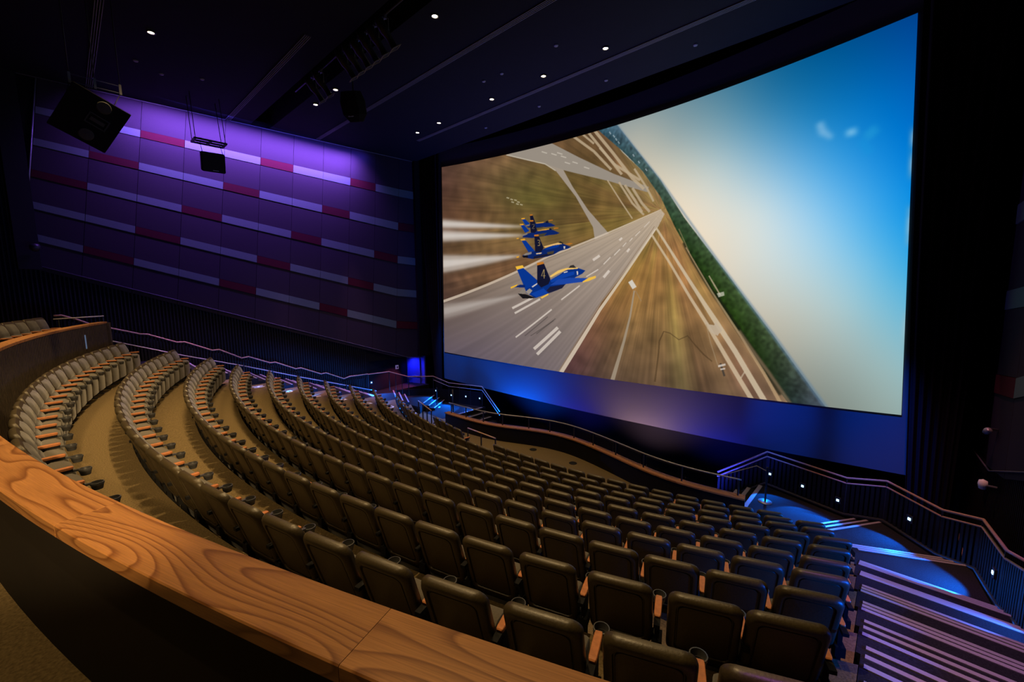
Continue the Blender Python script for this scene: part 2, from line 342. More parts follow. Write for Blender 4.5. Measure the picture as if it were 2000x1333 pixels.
def wall_piece(name, side, y0, y1, s00, s01, s10, s11, depth, m, parent):
    """a board on the side wall: y0..y1, and from fraction s?0 to s?1 of the wall height at each end (0 top, 1 bottom edge)"""
    ZT = 12.12; g = 0.006
    y0 += g; y1 -= g; bm = bmesh.new(); q = []
    for dd in (0.0, depth):
        for (y, sa) in ((y0, s00), (y1, s10), (y1, s11), (y0, s01)):
            zz = ZT-(ZT-z_bottom(y))*sa; y = y+(0.142-0.0068*(y+0.38))*(zz-9.3)
            q.append(bm.verts.new((wall_x(y, side)+side*(0.10-dd), y, zz)))
    for f in ((0, 1, 2, 3), (4, 7, 6, 5), (0, 4, 5, 1), (1, 5, 6, 2), (2, 6, 7, 3), (3, 7, 4, 0)): bm.faces.new([q[i] for i in f])
    return from_bm(name, bm, m, parent)
for side in (-1, 1):
    COLS = [-0.38]+[-0.38+1.211*k for k in range(1, 12)]
    for b in range(6):
        for c in range(11):
            if side == 1 and c < 6: continue
            s0, s1 = b/6+(0.018 if b else 0), (b+1)/6-(0.021 if b < 5 else 0)
            o = wall_piece('acoustic_panel', side, COLS[c], COLS[c+1], s0, s1, s0, s1, 0.055, M['panel'], WALL[side])
            if b == 5: continue
            k = b+1; red = ((c - (2, 1, 0, 2, 1)[b]) % 3 == 0)
            wall_piece('red_strip' if red else 'pale_strip', side, COLS[c], COLS[c+1], k/6-0.020, k/6+0.017, k/6-0.020, k/6+0.017, 0.07, M['stripe_r'] if red else M['stripe_l'], WALL[side])
    # metal edge along the top and the sloping bottom of the panelling
    xw = lambda y: wall_x(y, side)+side*0.03
    tr = struct(tube_obj('trim_1', [(xw(-0.4), -0.4, 12.135), (xw(12.9), 12.9, 12.135)], 0.014, M['slot'], None, 6))
    tr = struct(tube_obj('trim_2', [(xw(y), y, z_bottom(y)-0.01) for y in (-0.8, 6.0, 12.2, 14.0)], 0.016, M['trimdark'], None, 6))
    if side == -1: struct(tube_obj('trim_3', [(xw(-0.8), -0.80, 6.5), (xw(-0.38), -0.01, 12.12)], 0.022, M['metal'], None, 6))
    # upright battens on the lower wall
    bm = bmesh.new()
    for k in range(170 if side == -1 else 70):
        y = (-4.0+0.098*k) if side == -1 else (8.2+0.09*k)
        if y > (9.8 if side == -1 else 14.6): break
        zt = z_bottom(y)-0.03 if y > -0.38 else 9.5
        zb_ = max(0.1, 3.9-0.355*(y+0.6)) if side == -1 else 0.0
        add_box(bm, (wall_x(y, side)+side*0.10, y, (zt+zb_)/2), (0.04, 0.035, zt-zb_))
    o = from_bm('batten', bm, M['slat'], WALL[side]); o['kind'] = 'stuff'
# recess behind the panelling at the far end of the seating
struct(prism_obj('wall_left_return', [(-19.75, -0.42), (-19.62, -0.42), (-19.62, -0.9), (-19.75, -0.9)], 6.4, 12.3, M['black']))
# blue exit in the corner
dr = struct(prism_obj('door_1', [(-19.95, 12.42), (-18.66, 12.92), (-18.69, 13.02), (-19.98, 12.52)], 0.6, 2.6, M['doorblue']))
box_obj('door_panel', (-19.12, 12.70, 1.5), (0.5, 0.05, 1.8), M['doorblue'], dr, Matrix.Rotation(0.37, 3, 'Z'))
tube_obj('push_rail', [(-19.60, 12.46, 0.98), (-19.15, 12.62, 1.08), (-18.70, 12.82, 1.00)], 0.02, M['railgrey'], dr)
spot('exit_door_beam', (-19.15, 12.05, 2.05), (-19.05, 12.7, 1.2), (0.02, 0.03, 1.0), 130, 120, 0.8, 0.1)
# ceiling with the lighting trough left open
CE = [(-9.0, 5.55), (6.22, 12.75)]
for (y0, y1) in CE: struct(box_obj('ceiling', (-9.0, (y0+y1)/2, ZCEIL+0.1), (25, y1-y0, 0.2), M['ceiling']))
struct(box_obj('ceiling', (-9.0, 5.885, ZCEIL+0.95), (25, 0.9, 0.1), M['wallblack']))
struct(box_obj('ceiling', (-9.0, 5.50, ZCEIL+0.5), (25, 0.1, 0.9), M['ceiling']))
struct(box_obj('ceiling', (-9.0, 6.27, ZCEIL+0.5), (25, 0.1, 0.9), M['ceiling']))
struct(box_obj('ceiling', (-9.0, 14.1, ZCEIL+1.2), (25, 2.8, 0.2), M['wallblack']))

# ================================================================== SCREEN
def arc(x): return 13.2+1.2*(1-((x-X0)/8.6)**2)
def pic_b(x): return 2.63+0.0145*(x-X0)-0.45*(1-((x-X0)/8.6)**2)
def sheet_b(x): return 1.2+0.0128*(x-X0)-0.56*(1-((x-X0)/8.6)**2)
scr = empty('projection_screen', (X0, 14.4, 0.6), 0, 'huge curved cinema screen showing blue jets flying over a tilted runway', 'screen')
def scr_child(o): o.parent = scr; o.matrix_parent_inverse = Matrix.Translation((-X0, -14.4, -0.6)); return o
bm = bmesh.new(); g = []
for k in range(65):
    x = -17.32+(0.42+17.32)*k/64
    g.append([bm.verts.new((x, arc(x)+0.03+dy, z)) for dy in (0, 0.03) for z in ((sheet_b(x), 12.55) if dy == 0 else (12.55, sheet_b(x)))])
for a, b in zip(g, g[1:]):
    for j in range(4): bm.faces.new((a[j], a[(j+1) % 4], b[(j+1) % 4], b[j]))
bm.faces.new(g[0]); bm.faces.new(g[-1][::-1])
scr_child(from_bm('screen_sheet', bm, M['sheet']))
SKY=[(5109,9751,150,160,160),(5844,9425,178,178,165),(6418,7964,205,200,182),(6619,9095,140,160,165),(7418,7560,190,205,205),(7392,9667,95,140,160),(8125,5855,215,225,222),(7627,5185,220,215,200),(8300,4554,205,218,218),(7907,3648,205,203,190),(8725,5654,170,210,235),(9136,4799,150,205,235),(8629,7452,95,165,215),(8236,9143,45,120,165),(8953,8391,15,120,185),(9285,7097,40,150,222),(9239,10044,0,82,140),(8663,9845,5,95,150),(9791,9909,0,72,145),(9981,8890,0,85,165),(9554,8241,0,115,195),(9993,6685,0,120,210),(9596,5603,70,170,235),(9993,5178,10,145,228),(9989,3895,45,165,225),(9622,3979,130,195,230),(9984,2583,110,185,215),(9350,2902,175,205,210),(8698,2637,188,190,178),(8786,1397,160,165,155),(9375,1164,150,165,160),(9878,1230,160,190,190),(9918,271,160,178,172),(9330,119,120,135,130),(9073,360,135,142,135),(9422,2039,165,185,185)]
GND=[(298,9069,85,62,48),(638,7451,100,72,48),(1685,9484,112,85,58),(2980,9119,105,82,52),(3287,7486,112,98,48),(2502,7992,98,85,45),(3885,6495,110,90,50),(4458,5554,120,92,50),(1139,4291,104,76,52),(244,2859,88,62,54),(1998,5305,118,88,58),(4990,7495,105,82,45),(4585,9019,100,75,45),(5624,6934,128,100,55),(5254,6440,118,98,50),(6090,7358,150,122,80),(6441,5435,155,118,68),(5997,4565,150,110,58),(5647,3411,140,100,55),(6015,2227,130,102,62),(5278,1753,118,84,60),(4612,343,88,62,58),(5666,353,108,84,60),(6463,3014,150,118,68),(6769,4473,160,122,70),(6589,1118,115,92,60),(7098,2104,132,105,62),(7496,887,118,92,62),(8036,119,105,84,62),(7662,2307,150,118,80),(8189,996,135,105,78),(8590,-76,120,95,75),(7276,3707,165,125,72)]
TREE=[(4979,9942,50,80,95),(5610,9012,60,85,92),(6313,7466,70,90,80),(6751,6262,55,75,55),(7264,4751,52,72,42),(7738,3328,52,74,36),(8176,1991,44,62,32),(8500,1042,40,52,34),(8802,298,44,54,50),(9013,-120,58,68,82)]
RUN=[(232,1442,104,90,88),(579,106,98,86,96),(2309,293,108,96,102),(3120,-255,112,100,104),(1983,2286,122,108,104),(3588,2000,128,114,108),(3282,3846,142,126,114),(4601,3842,152,136,124),(4597,5116,160,144,128),(5631,5777,172,154,134),(6212,6313,185,166,142),(4038,908,125,112,108),(599,2630,108,92,84)]
VP=(6355, 6495)
PIC=[
('P',[(-826,13408),(3750,12843),(4852,10249),(5430,8950),(5911,8060),(6330,7007),(6523,6360),(6859,5173),(7282,3837),(7803,2390),(8278,1097),(8736,-103),(9149,-1056),(-1022,-5962)],'G',1,0),
('P',[(4782,10086),(5297,10008),(6312,7610),(6814,6157),(7640,4097),(8410,2083),(8936,609),(9209,-156),(8701,-127),(8351,773),(7972,1845),(7324,3615),(6918,4951),(6652,5789),(6317,7014),(5912,8062),(5427,8993)],'T',1,1),
('P',[(5282,9997),(6294,7595),(7619,4070),(8386,2043),(9173,-161),(9218,-67),(8434,2122),(7662,4123),(6329,7625),(5312,10019)],(95,125,150),0.55,2),
('P',[(6787,5263),(6979,4575),(7285,3677),(7515,3058),(7767,2342),(8072,1485),(8303,826),(8524,190),(8585,294),(8367,928),(8139,1585),(7838,2438),(7582,3143),(7348,3749),(7030,4621),(6823,5289)],(25,28,18),0.75,1.5),
('P',[(2145,9967),(2925,10147),(3525,10035),(4311,9167),(5213,8223),(6055,7449),(6027,7272),(5119,7962),(3884,8788),(3356,9185)],(150,140,128),1,1),
('P',[(3356,9210),(3884,8804),(4155,8017),(4575,6979),(5129,5915),(4758,5731),(4706,6258),(4235,7604),(3692,8784)],(158,145,130),1,1),
('P',[(2172,9953),(3351,9190),(3656,8816),(3672,8848),(3360,9229),(2179,9996)],(200,190,170),0.7,0.8),
('P',[(4130,10034),(4698,9214),(5142,8359),(5188,8410),(4742,9272),(4172,10099)],(185,165,135),0.85,1),
('P',[(4539,10026),(4942,9128),(5401,8094),(5450,8137),(4993,9169),(4592,10066)],(185,165,135),0.85,1),
('P',[(4686,10046),(5180,8959),(5651,7860),(5924,7381),(5971,7448),(5706,7915),(5239,9007),(4748,10094)],(185,165,135),0.85,1),
('P',[(4395,10012),(4702,9516),(4736,9563),(4430,10059)],(185,165,135),0.85,1),
('P',[(5336,7836),(5666,6946),(5938,6446),(5971,6491),(5704,6982),(5378,7864)],(185,165,135),0.85,1),
('P',[(5472,7680),(5704,7076),(5885,6567),(5935,6604),(5754,7113),(5523,7717)],(185,165,135),0.85,1),
('P',[(5656,7517),(5884,6882),(6063,6516),(6105,6566),(5931,6924),(5706,7551)],(185,165,135),0.85,1),
('P',[(5057,8005),(5395,7101),(5676,6380),(5701,6401),(5421,7121),(5084,8023)],(185,165,135),0.85,1),
('P',[(5701,8211),(5993,7416),(6146,6888),(6186,6909),(6032,7441),(5741,8237)],(185,165,135),0.85,1),
('P',[(4844,9310),(5239,8502),(5842,7723),(5873,7792),(5279,8563),(4893,9356)],(185,165,135),0.85,1),
('P',[(3255,9742),(3414,9615),(3423,9652),(3264,9780)],(215,205,190),0.6,0.8),
('P',[(3537,9565),(3693,9440),(3702,9477),(3546,9602)],(215,205,190),0.6,0.8),
('P',[(3814,9367),(3966,9244),(3975,9281),(3823,9403)],(215,205,190),0.6,0.8),
('P',[(4138,9022),(4286,8903),(4294,8939),(4146,9059)],(215,205,190),0.6,0.8),
('P',[(4453,8710),(4597,8594),(4605,8630),(4461,8746)],(215,205,190),0.6,0.8),
('P',[(3704,9547),(3858,9422),(3866,9459),(3713,9584)],(215,205,190),0.6,0.8),
('P',[(3923,9078),(4074,8958),(4083,8995),(3932,9115)],(215,205,190),0.6,0.8),
('P',[(-391,2582),(3438,5119),(4758,5762),(6336,6543),(6412,6386),(6279,5973),(4944,3189),(3579,-484),(-432,-1860)],'R',1,0.8),
('P',[(-237,2627),(3450,5136),(4767,5773),(6341,6545),(6332,6581),(4749,5843),(3426,5221),(-271,2755)],(205,188,168),0.85,1),
('P',[(3751,-403),(4929,2837),(6231,5865),(6203,5902),(4862,2904),(3635,-320)],(215,200,178),0.85,1),
('P',[(3599,-497),(4831,2936),(6202,5983),(6188,6002),(4808,2959),(3559,-470)],(135,112,88),0.6,1),
('P',[(3844,3244),(4365,3866),(4343,3909),(3822,3288)],(222,210,198),0.75,1),
('P',[(4540,4234),(4856,4517),(4841,4557),(4524,4275)],(222,210,198),0.75,1),
('P',[(4997,4721),(5172,4987),(5153,5017),(4978,4751)],(222,210,198),0.75,1),
('P',[(5263,5052),(5409,5273),(5391,5303),(5245,5082)],(222,210,198),0.75,1),
('P',[(5474,5362),(5557,5497),(5540,5523),(5457,5388)],(222,210,198),0.75,1),
('P',[(5634,5537),(5701,5656),(5686,5679),(5619,5559)],(222,210,198),0.75,1),
('P',[(5767,5716),(5878,5874),(5865,5897),(5755,5739)],(222,210,198),0.75,1),
('P',[(5964,6000),(6092,6182),(6081,6201),(5953,6019)],(222,210,198),0.75,1),
('P',[(4730,4880),(4905,5050),(4867,5139),(4691,4970)],(222,210,198),0.75,1),
('P',[(5015,4166),(5161,4435),(5111,4504),(4964,4235)],(222,210,198),0.75,1),
('P',[(5397,5594),(5462,5679),(5427,5743),(5362,5658)],(222,210,198),0.75,1),
('P',[(5589,5127),(5648,5243),(5608,5296),(5549,5180)],(222,210,198),0.75,1),
('P',[(2347,2725),(2985,3268),(2953,3362),(2313,2821)],(222,210,198),0.75,1),
('P',[(2425,2496),(3220,3233),(3190,3314),(2393,2580)],(222,210,198),0.75,1),
('P',[(2451,1338),(3565,2794),(3537,2847),(2421,1393)],(222,210,198),0.75,1),
('P',[(3044,857),(3763,1973),(3702,2069),(2980,953)],(222,210,198),0.75,1),
('P',[(3140,622),(3837,1811),(3774,1901),(3073,712)],(222,210,198),0.75,1),
('P',[(2734,1464),(3446,2462),(3426,2496),(2714,1499)],(70,62,60),0.5,1.2),
('P',[(2914,1492),(3616,2302),(3600,2339),(2896,1530)],(70,62,60),0.5,1.2),
('P',[(3094,1613),(3674,2396),(3655,2430),(3075,1648)],(70,62,60),0.5,1.2),
('P',[(6109,5710),(6519,4583),(6942,3313),(7270,2374),(7665,1153),(8080,-115),(8143,-20),(7726,1232),(7327,2440),(6989,3363),(6560,4620),(6147,5742)],(205,185,155),0.8,1),
('P',[(6213,5913),(6588,4854),(7022,3613),(7422,2454),(7777,1457),(8270,-103),(8343,9),(7850,1554),(7498,2551),(7076,3672),(6633,4896),(6251,5944)],(205,188,160),0.85,1),
('P',[(7247,2560),(7331,2408),(7429,2381),(7460,2503),(7575,2205),(7513,2081),(7498,2020),(7367,2134)],(190,172,148),0.9,1),
('P',[(6851,5105),(7339,3577),(7882,2023),(8261,840),(8523,-75),(8568,-8),(8301,897),(7911,2061),(7363,3603),(6869,5119)],(190,160,120),0.7,1),
('P',[(7847,2192),(8079,1494),(8340,845),(8665,-70),(8706,4),(8383,919),(8131,1576),(7882,2240)],(150,122,95),0.6,2),
('P',[(5733,3651),(5639,2651),(5486,1657),(5188,8),(5288,-17),(5547,1637),(5682,2639),(5769,3641)],(160,145,125),0.85,1),
('P',[(5772,3638),(5911,3227),(5927,3241),(5788,3652)],(150,130,105),0.6,1),
('P',[(5605,3982),(5712,3703),(5804,3793),(5698,4071)],(215,210,200),0.9,0.7),
('P',[(6272,159),(6338,1262),(6353,1731),(6438,2091),(6558,2036),(6748,1808),(6924,1960),(7061,1661),(7234,1329),(7399,1108),(7411,1137),(7253,1371),(7079,1693),(6931,2005),(6751,1846),(6568,2070),(6422,2129),(6321,1741),(6305,1264),(6232,159)],(70,52,32),0.55,1.2),
('P',[(7274,2404),(7364,1762),(7502,1009),(7516,1020),(7379,1771),(7289,2411)],(165,145,115),0.6,1),
('P',[(7539,1069),(7617,636),(7651,663),(7574,1096)],(60,55,50),0.8,0.8),
('P',[(7521,938),(7652,1020),(7643,1087),(7512,1006)],(215,205,195),0.8,0.8),
('P',[(7562,843),(7646,887),(7640,938),(7556,894)],(215,205,195),0.8,0.8),
('P',[(7304,4066),(7418,3691),(7521,3390),(7537,3407),(7442,3715),(7321,4081)],(190,170,140),0.8,1),
('P',[(7465,3462),(7590,3512),(7601,3382),(7498,3329)],(210,205,190),0.7,1),
('P',[(7925,617),(7995,866),(7973,890),(7903,641)],(200,185,160),0.6,1),
('P',[(6701,5783),(6923,4910),(6941,4921),(6720,5793)],(180,150,110),0.5,1),
('P',[(2161,8006),(2247,7953),(2258,8005),(2172,8058)],(190,180,150),0.7,0.7),
('P',[(2284,7910),(2369,7858),(2380,7910),(2295,7962)],(190,180,150),0.7,0.7),
('P',[(2405,7851),(2490,7799),(2501,7850),(2416,7902)],(190,180,150),0.7,0.7),
('P',[(2496,7745),(2580,7693),(2591,7745),(2507,7796)],(190,180,150),0.7,0.7),
('P',[(2314,7781),(2399,7729),(2410,7781),(2325,7833)],(190,180,150),0.7,0.7),
('P',[(2466,7664),(2550,7612),(2561,7664),(2476,7715)],(190,180,150),0.7,0.7),
('P',[(2586,7614),(2670,7563),(2681,7614),(2597,7665)],(190,180,150),0.7,0.7),
('P',[(5098,9821),(5137,9718),(5160,9731),(5121,9834)],(190,200,205),0.6,0.8),
('P',[(5194,9657),(5233,9555),(5256,9569),(5217,9671)],(190,200,205),0.6,0.8),
('P',[(5252,9512),(5290,9410),(5313,9424),(5275,9525)],(190,200,205),0.6,0.8),
('P',[(5314,9372),(5352,9271),(5374,9285),(5336,9385)],(190,200,205),0.6,0.8),
('P',[(5671,8755),(5707,8657),(5729,8671),(5692,8769)],(190,200,205),0.6,0.8),
('P',[(5797,8462),(5833,8366),(5855,8380),(5819,8477)],(190,200,205),0.6,0.8),
('P',[(5966,8123),(6001,8027),(6022,8042),(5987,8137)],(190,200,205),0.6,0.8),
('P',[(-142,7382),(-148,6768),(2648,6592),(2649,6644)],(178,166,156),0.45,8),
('P',[(-143,7300),(-147,6850),(2648,6600),(2649,6635)],(205,197,190),0.55,5),
('P',[(-144,7198),(-146,6953),(1425,6777),(2648,6609),(2649,6627),(1426,6890)],(226,220,214),0.55,5),
('P',[(-148,6809),(-155,6046),(2689,6191),(2689,6244)],(178,166,156),0.45,8),
('P',[(-148,6727),(-154,6129),(2689,6200),(2689,6235)],(205,197,190),0.55,5),
('P',[(-150,6581),(-153,6276),(1446,6275),(2689,6209),(2689,6226),(1447,6388)],(226,220,214),0.55,5),
('P',[(-160,5442),(-171,4328),(2602,5259),(2602,5312)],(178,166,156),0.45,8),
('P',[(-161,5359),(-170,4412),(2602,5268),(2602,5303)],(205,197,190),0.55,5),
('P',[(-164,5110),(-168,4664),(1389,5087),(2602,5276),(2602,5294),(1390,5202)],(226,220,214),0.55,5),
('P',[(-186,2723),(-195,1690),(2547,3411),(2548,3466)],(178,166,156),0.225,8),
('P',[(-186,2637),(-194,1778),(2547,3420),(2548,3456)],(205,197,190),0.275,5),
('P',[(-188,2415),(-192,2002),(1347,2891),(2547,3429),(2547,3447),(1348,3010)],(226,220,214),0.275,5),
('P',[(2774,6623),(3096,6701),(3387,6690),(3530,6632),(3667,6505),(3553,6478),(3266,6480),(3071,6472),(2848,6539)],(12,36,100),1,0.5),
('P',[(3071,6508),(3363,6518),(3266,6462),(3095,6461)],(70,62,45),1,0.5),
('P',[(2649,6952),(2737,6957),(2899,6714),(2774,6623)],(8,52,140),1,0.5),
('P',[(2624,7004),(2737,7000),(2744,6937),(2649,6945)],(225,160,45),1,0.5),
('P',[(2899,7075),(2986,7078),(3071,6687),(2923,6710)],(18,20,44),1,0.5),
('P',[(2887,7120),(2974,7116),(2986,7060),(2899,7060)],(190,115,35),1,0.5),
('P',[(3084,6721),(3315,6720),(3315,6685),(3096,6684)],(225,160,45),1,0.5),
('P',[(3363,6730),(3435,6763),(3470,6659),(3375,6668)],(18,20,44),1,0.5),
('P',[(3447,6775),(3589,6778),(3582,6745),(3482,6734)],(190,115,35),1,0.5),
('P',[(2774,6667),(2886,6687),(2886,6607),(2786,6603)],(120,112,105),1,0.5),
('P',[(2672,6232),(2898,6296),(3193,6383),(3482,6377),(3601,6324),(3784,6176),(3695,6130),(3506,6128),(3217,6087),(2947,6061),(2672,6121)],(12,36,100),1,0.5),
('P',[(3144,6211),(3410,6229),(3314,6100),(3168,6100)],(70,62,45),1,0.5),
('P',[(2610,6682),(2711,6686),(2885,6389),(2748,6315)],(8,52,140),1,0.5),
('P',[(2567,6744),(2686,6745),(2711,6676),(2610,6682)],(225,160,45),1,0.5),
('P',[(2899,6804),(3010,6812),(3120,6393),(3046,6277),(2922,6311)],(18,20,44),1,0.5),
('P',[(2894,6866),(2998,6857),(3010,6797),(2899,6800)],(190,115,35),1,0.5),
('P',[(3120,6375),(3458,6409),(3506,6367),(3144,6347)],(225,160,45),1,0.5),
('P',[(3470,6386),(3518,6424),(3565,6358),(3506,6338)],(18,20,44),1,0.5),
('P',[(3601,6422),(3753,6412),(3741,6372),(3624,6370)],(190,115,35),1,0.5),
('P',[(2634,6236),(2823,6316),(2823,6243),(2672,6176)],(130,120,112),1,0.5),
('P',[(2473,6097),(2550,6111),(2545,6067),(2481,6066)],(225,160,45),1,0.5),
('P',[(2959,6651),(3018,6658),(3020,6591),(2955,6480),(3032,6460),(3032,6481),(2970,6480),(3033,6581),(3026,6674),(2957,6672)],(150,135,100),0.8,0.3),
('P',[(2669,5303),(2846,5421),(3289,5513),(3601,5695),(3788,5761),(3950,5655),(4115,5533),(4019,5476),(3789,5396),(3624,5270),(3410,5181),(2969,5107),(2681,5209)],(12,36,100),1,0.5),
('P',[(3313,5529),(3601,5660),(3788,5674),(3742,5575),(3410,5484)],(8,52,140),1,0.5),
('P',[(3019,5225),(3624,5358),(3601,5265),(3264,5176),(2994,5106)],(24,26,50),1,0.5),
('P',[(3410,5377),(3624,5429),(3601,5300),(3434,5286)],(70,62,48),1,0.5),
('P',[(2633,5976),(2759,5982),(3049,5461),(2846,5432)],(8,52,140),1,0.5),
('P',[(2595,6036),(2734,6059),(2764,5971),(2633,5969)],(225,160,45),1,0.5),
('P',[(3033,6134),(3168,6136),(3313,5582),(3240,5409),(3057,5424)],(18,20,44),1,0.5),
('P',[(3026,6200),(3156,6198),(3173,6117),(3033,6123)],(190,115,35),1,0.5),
('P',[(3313,5647),(3601,5730),(3788,5778),(3916,5700),(3601,5660),(3362,5578)],(225,180,110),1,0.5),
('P',[(3742,5766),(3807,5817),(3904,5722),(3881,5691)],(40,38,36),1,0.5),
('P',[(2682,5302),(2770,5390),(2945,5432),(2945,5341),(2770,5271)],(135,125,118),1,0.5),
('P',[(2644,5267),(2820,5294),(2845,5181),(2694,5182)],(15,15,25),1,0.5),
('P',[(3927,5675),(4065,5710),(4166,5680),(4065,5635)],(190,115,35),1,0.5),
('P',[(2465,5239),(2555,5272),(2547,5197),(2478,5185)],(225,160,45),1,0.5),
('P',[(3081,5356),(3253,5379),(3252,5329),(3093,5312)],(225,195,150),1,0.5),
('P',[(3893,5593),(3946,5587),(3939,5477),(3904,5481)],(200,190,180),1,0.5),
('P',[(3129,5930),(3187,5927),(3190,5852),(3140,5832),(3195,5785),(3191,5711),(3133,5713),(3134,5688),(3203,5692),(3209,5796),(3157,5833),(3204,5838),(3198,5944),(3129,5955)],(175,150,95),0.9,0.3),
('P',[(2741,3739),(3091,3953),(3505,4135),(3789,4379),(4043,4647),(4292,4639),(4507,4517),(4426,4387),(4248,4258),(3929,3918),(3742,3705),(3481,3556),(3065,3312),(2740,3568)],(8,46,125),1,0.5),
('P',[(3505,4135),(3882,4411),(4202,4500),(4203,4363),(3882,4217),(3553,4027)],(14,62,158),1,0.5),
('P',[(3505,3846),(3952,3946),(3859,3777),(3481,3556),(3396,3663)],(26,28,54),1,0.5),
('P',[(2489,4631),(2693,4702),(3116,4138),(3116,3953),(2740,3720)],(8,52,140),1,0.5),
('P',[(2438,4777),(2668,4834),(2710,4720),(2489,4623)],(238,185,60),1,0.5),
('P',[(3117,4817),(3325,4880),(3517,4171),(3457,3955),(3238,3799),(3116,3990)],(18,20,44),1,0.5),
('P',[(3110,4928),(3301,4972),(3327,4880),(3117,4806)],(190,115,35),1,0.5),
('P',[(3493,4315),(3742,4557),(3974,4651),(4303,4655),(4303,4604),(4020,4579),(3742,4426),(3529,4254)],(235,190,100),1,0.5),
('P',[(4043,4654),(4089,4748),(4179,4776),(4258,4641)],(52,48,46),1,0.5),
('P',[(3505,3911),(3742,4168),(4067,4230),(4569,4195),(4427,4041),(3975,3963)],(28,68,160),1,0.5),
('P',[(4427,4054),(4601,4210),(4784,4285),(4791,4195),(4602,4076),(4444,4013)],(235,185,70),1,0.5),
('P',[(2383,3792),(2589,3925),(2741,3910),(2741,3788)],(12,36,100),1,0.5),
('P',[(2279,3800),(2512,3943),(2465,3842),(2292,3719)],(235,180,50),1,0.5),
('P',[(3090,3350),(2916,3507),(3312,3771),(3437,3555)],(14,62,158),1,0.5),
('P',[(3208,3337),(3445,3537),(3461,3475),(3262,3299)],(235,185,70),1,0.5),
('P',[(2549,3521),(2664,3718),(2753,3690),(2770,3569),(2625,3429)],(135,125,115),1,0.5),
('P',[(2753,3588),(2879,3751),(2971,3652),(2866,3468)],(150,140,130),1,0.5),
('P',[(2510,3500),(2765,3474),(3065,3327),(2941,3290),(2663,3267)],(22,20,24),1,0.5),
('P',[(4265,4497),(4303,4502),(4310,4358),(4279,4332)],(215,205,195),1,0.5),
('P',[(3901,4480),(4016,4517),(4016,4475),(3910,4438)],(215,205,195),1,0.5),
('P',[(2942,3839),(3116,4008),(3116,3945),(2979,3802)],(205,195,185),1,0.5),
('P',[(3309,4622),(3237,4324),(3366,4319),(3365,4346),(3255,4331),(3326,4612)],(175,150,95),0.9,0.3),
('P',[(3315,4616),(3319,4217),(3339,4217),(3335,4616)],(175,150,95),0.9,0.3),
('P',[(8914,8109),(8957,7783),(9112,7559),(9138,7636),(9044,7890),(9001,8116)],(150,195,228),0.6,5),
('P',[(9301,7522),(9420,7516),(9393,7710),(9278,7690)],(150,205,235),0.65,5),
('P',[(9544,7265),(9665,7438),(9596,7655),(9481,7459)],(40,160,215),0.45,5),
('P',[(9426,7291),(9533,6875),(9617,6989),(9487,7370)],(20,150,220),0.3,5)]

NU, NV = 1040, 560
def lin(c): c = np.asarray(c, float)/255.0; return np.where(c <= 0.04045, c/12.92, ((c+0.055)/1.055)**2.4)
UU, VV = np.meshgrid((np.arange(NU)+0.5)/NU, (np.arange(NV)+0.5)/NV)
def idw(pts, smooth=0.02):
    """smooth thin-plate surface through a few colour samples of the projected frame"""
    P_ = np.array([(u/1e4*1.75, v/1e4) for u, v, *c in pts]); C_ = np.array([c for u, v, *c in pts], float); n_ = len(P_)
    k_ = lambda r2: 0.5*r2*np.log(r2+1e-9)
    D = ((P_[:, None]-P_[None])**2).sum(-1); A_ = np.zeros((n_+3, n_+3)); A_[:n_, :n_] = k_(D)+smooth*np.eye(n_)
    A_[:n_, n_] = 1; A_[:n_, n_+1:] = P_; A_[n_:, :n_] = A_[:n_, n_:].T
    w_ = np.linalg.solve(A_, np.vstack([C_, np.zeros((3, 3))])); out = np.zeros((NV, NU, 3))
    for (px_, py_), wt in zip(P_, w_[:n_]): out += k_((UU*1.75-px_)**2+(VV-py_)**2)[..., None]*wt
    return np.clip(out+w_[n_]+UU[..., None]*1.75*w_[n_+1]+VV[..., None]*w_[n_+2], 0, 255)
def blur(a, r):
    r = int(round(r))
    for _ in range(2):
        for ax in (0, 1):
            if r < 1: continue
            acc = np.zeros_like(a)
            for k in range(-r, r+1): acc += np.roll(a, k, ax)
            a = acc/(2*r+1)
    return a
IMG = idw(SKY)
gnd_i, tree_i, run_i = idw(GND), idw(TREE), idw(RUN)
# streaks that run out from the vanishing point of the runway
rs = np.random.RandomState(3)
du, dv = (UU-VP[0]/1e4)*1.75, VV-VP[1]/1e4
ang = np.arctan2(dv, du); rad = np.log(np.hypot(du, dv)+0.02)
def streak(na, nr, seed):
    t = np.random.RandomState(seed).rand(nr, na); a = (ang+math.pi)/(2*math.pi)*(na-1); r = (rad-rad.min())/(rad.max()-rad.min())*(nr-1)
    a0 = np.floor(a).astype(int); r0 = np.floor(r).astype(int); fa = a-a0; fr = r-r0; a1 = np.minimum(a0+1, na-1); r1 = np.minimum(r0+1, nr-1)
    return (t[r0, a0]*(1-fa)+t[r0, a1]*fa)*(1-fr)+(t[r1, a0]*(1-fa)+t[r1, a1]*fa)*fr
st = (streak(260, 14, 1)+streak(700, 18, 2)+streak(110, 9, 5)*1.4)/3.4
patch = blur(rs.rand(NV, NU), 9); patch = (patch-patch.mean())/patch.std()
gnd_i = gnd_i*(0.74+0.50*st[..., None])*(1+0.05*patch[..., None])
gnd_i[..., 1] *= 1+0.14*(streak(60, 7, 8)-0.5)
run_i = run_i*(0.93+0.14*streak(500, 6, 9)[..., None])
tn = blur(rs.rand(NV, NU), 2); tn = (tn-tn.mean())/tn.std()
tree_i = tree_i*(1+0.10*tn[..., None])
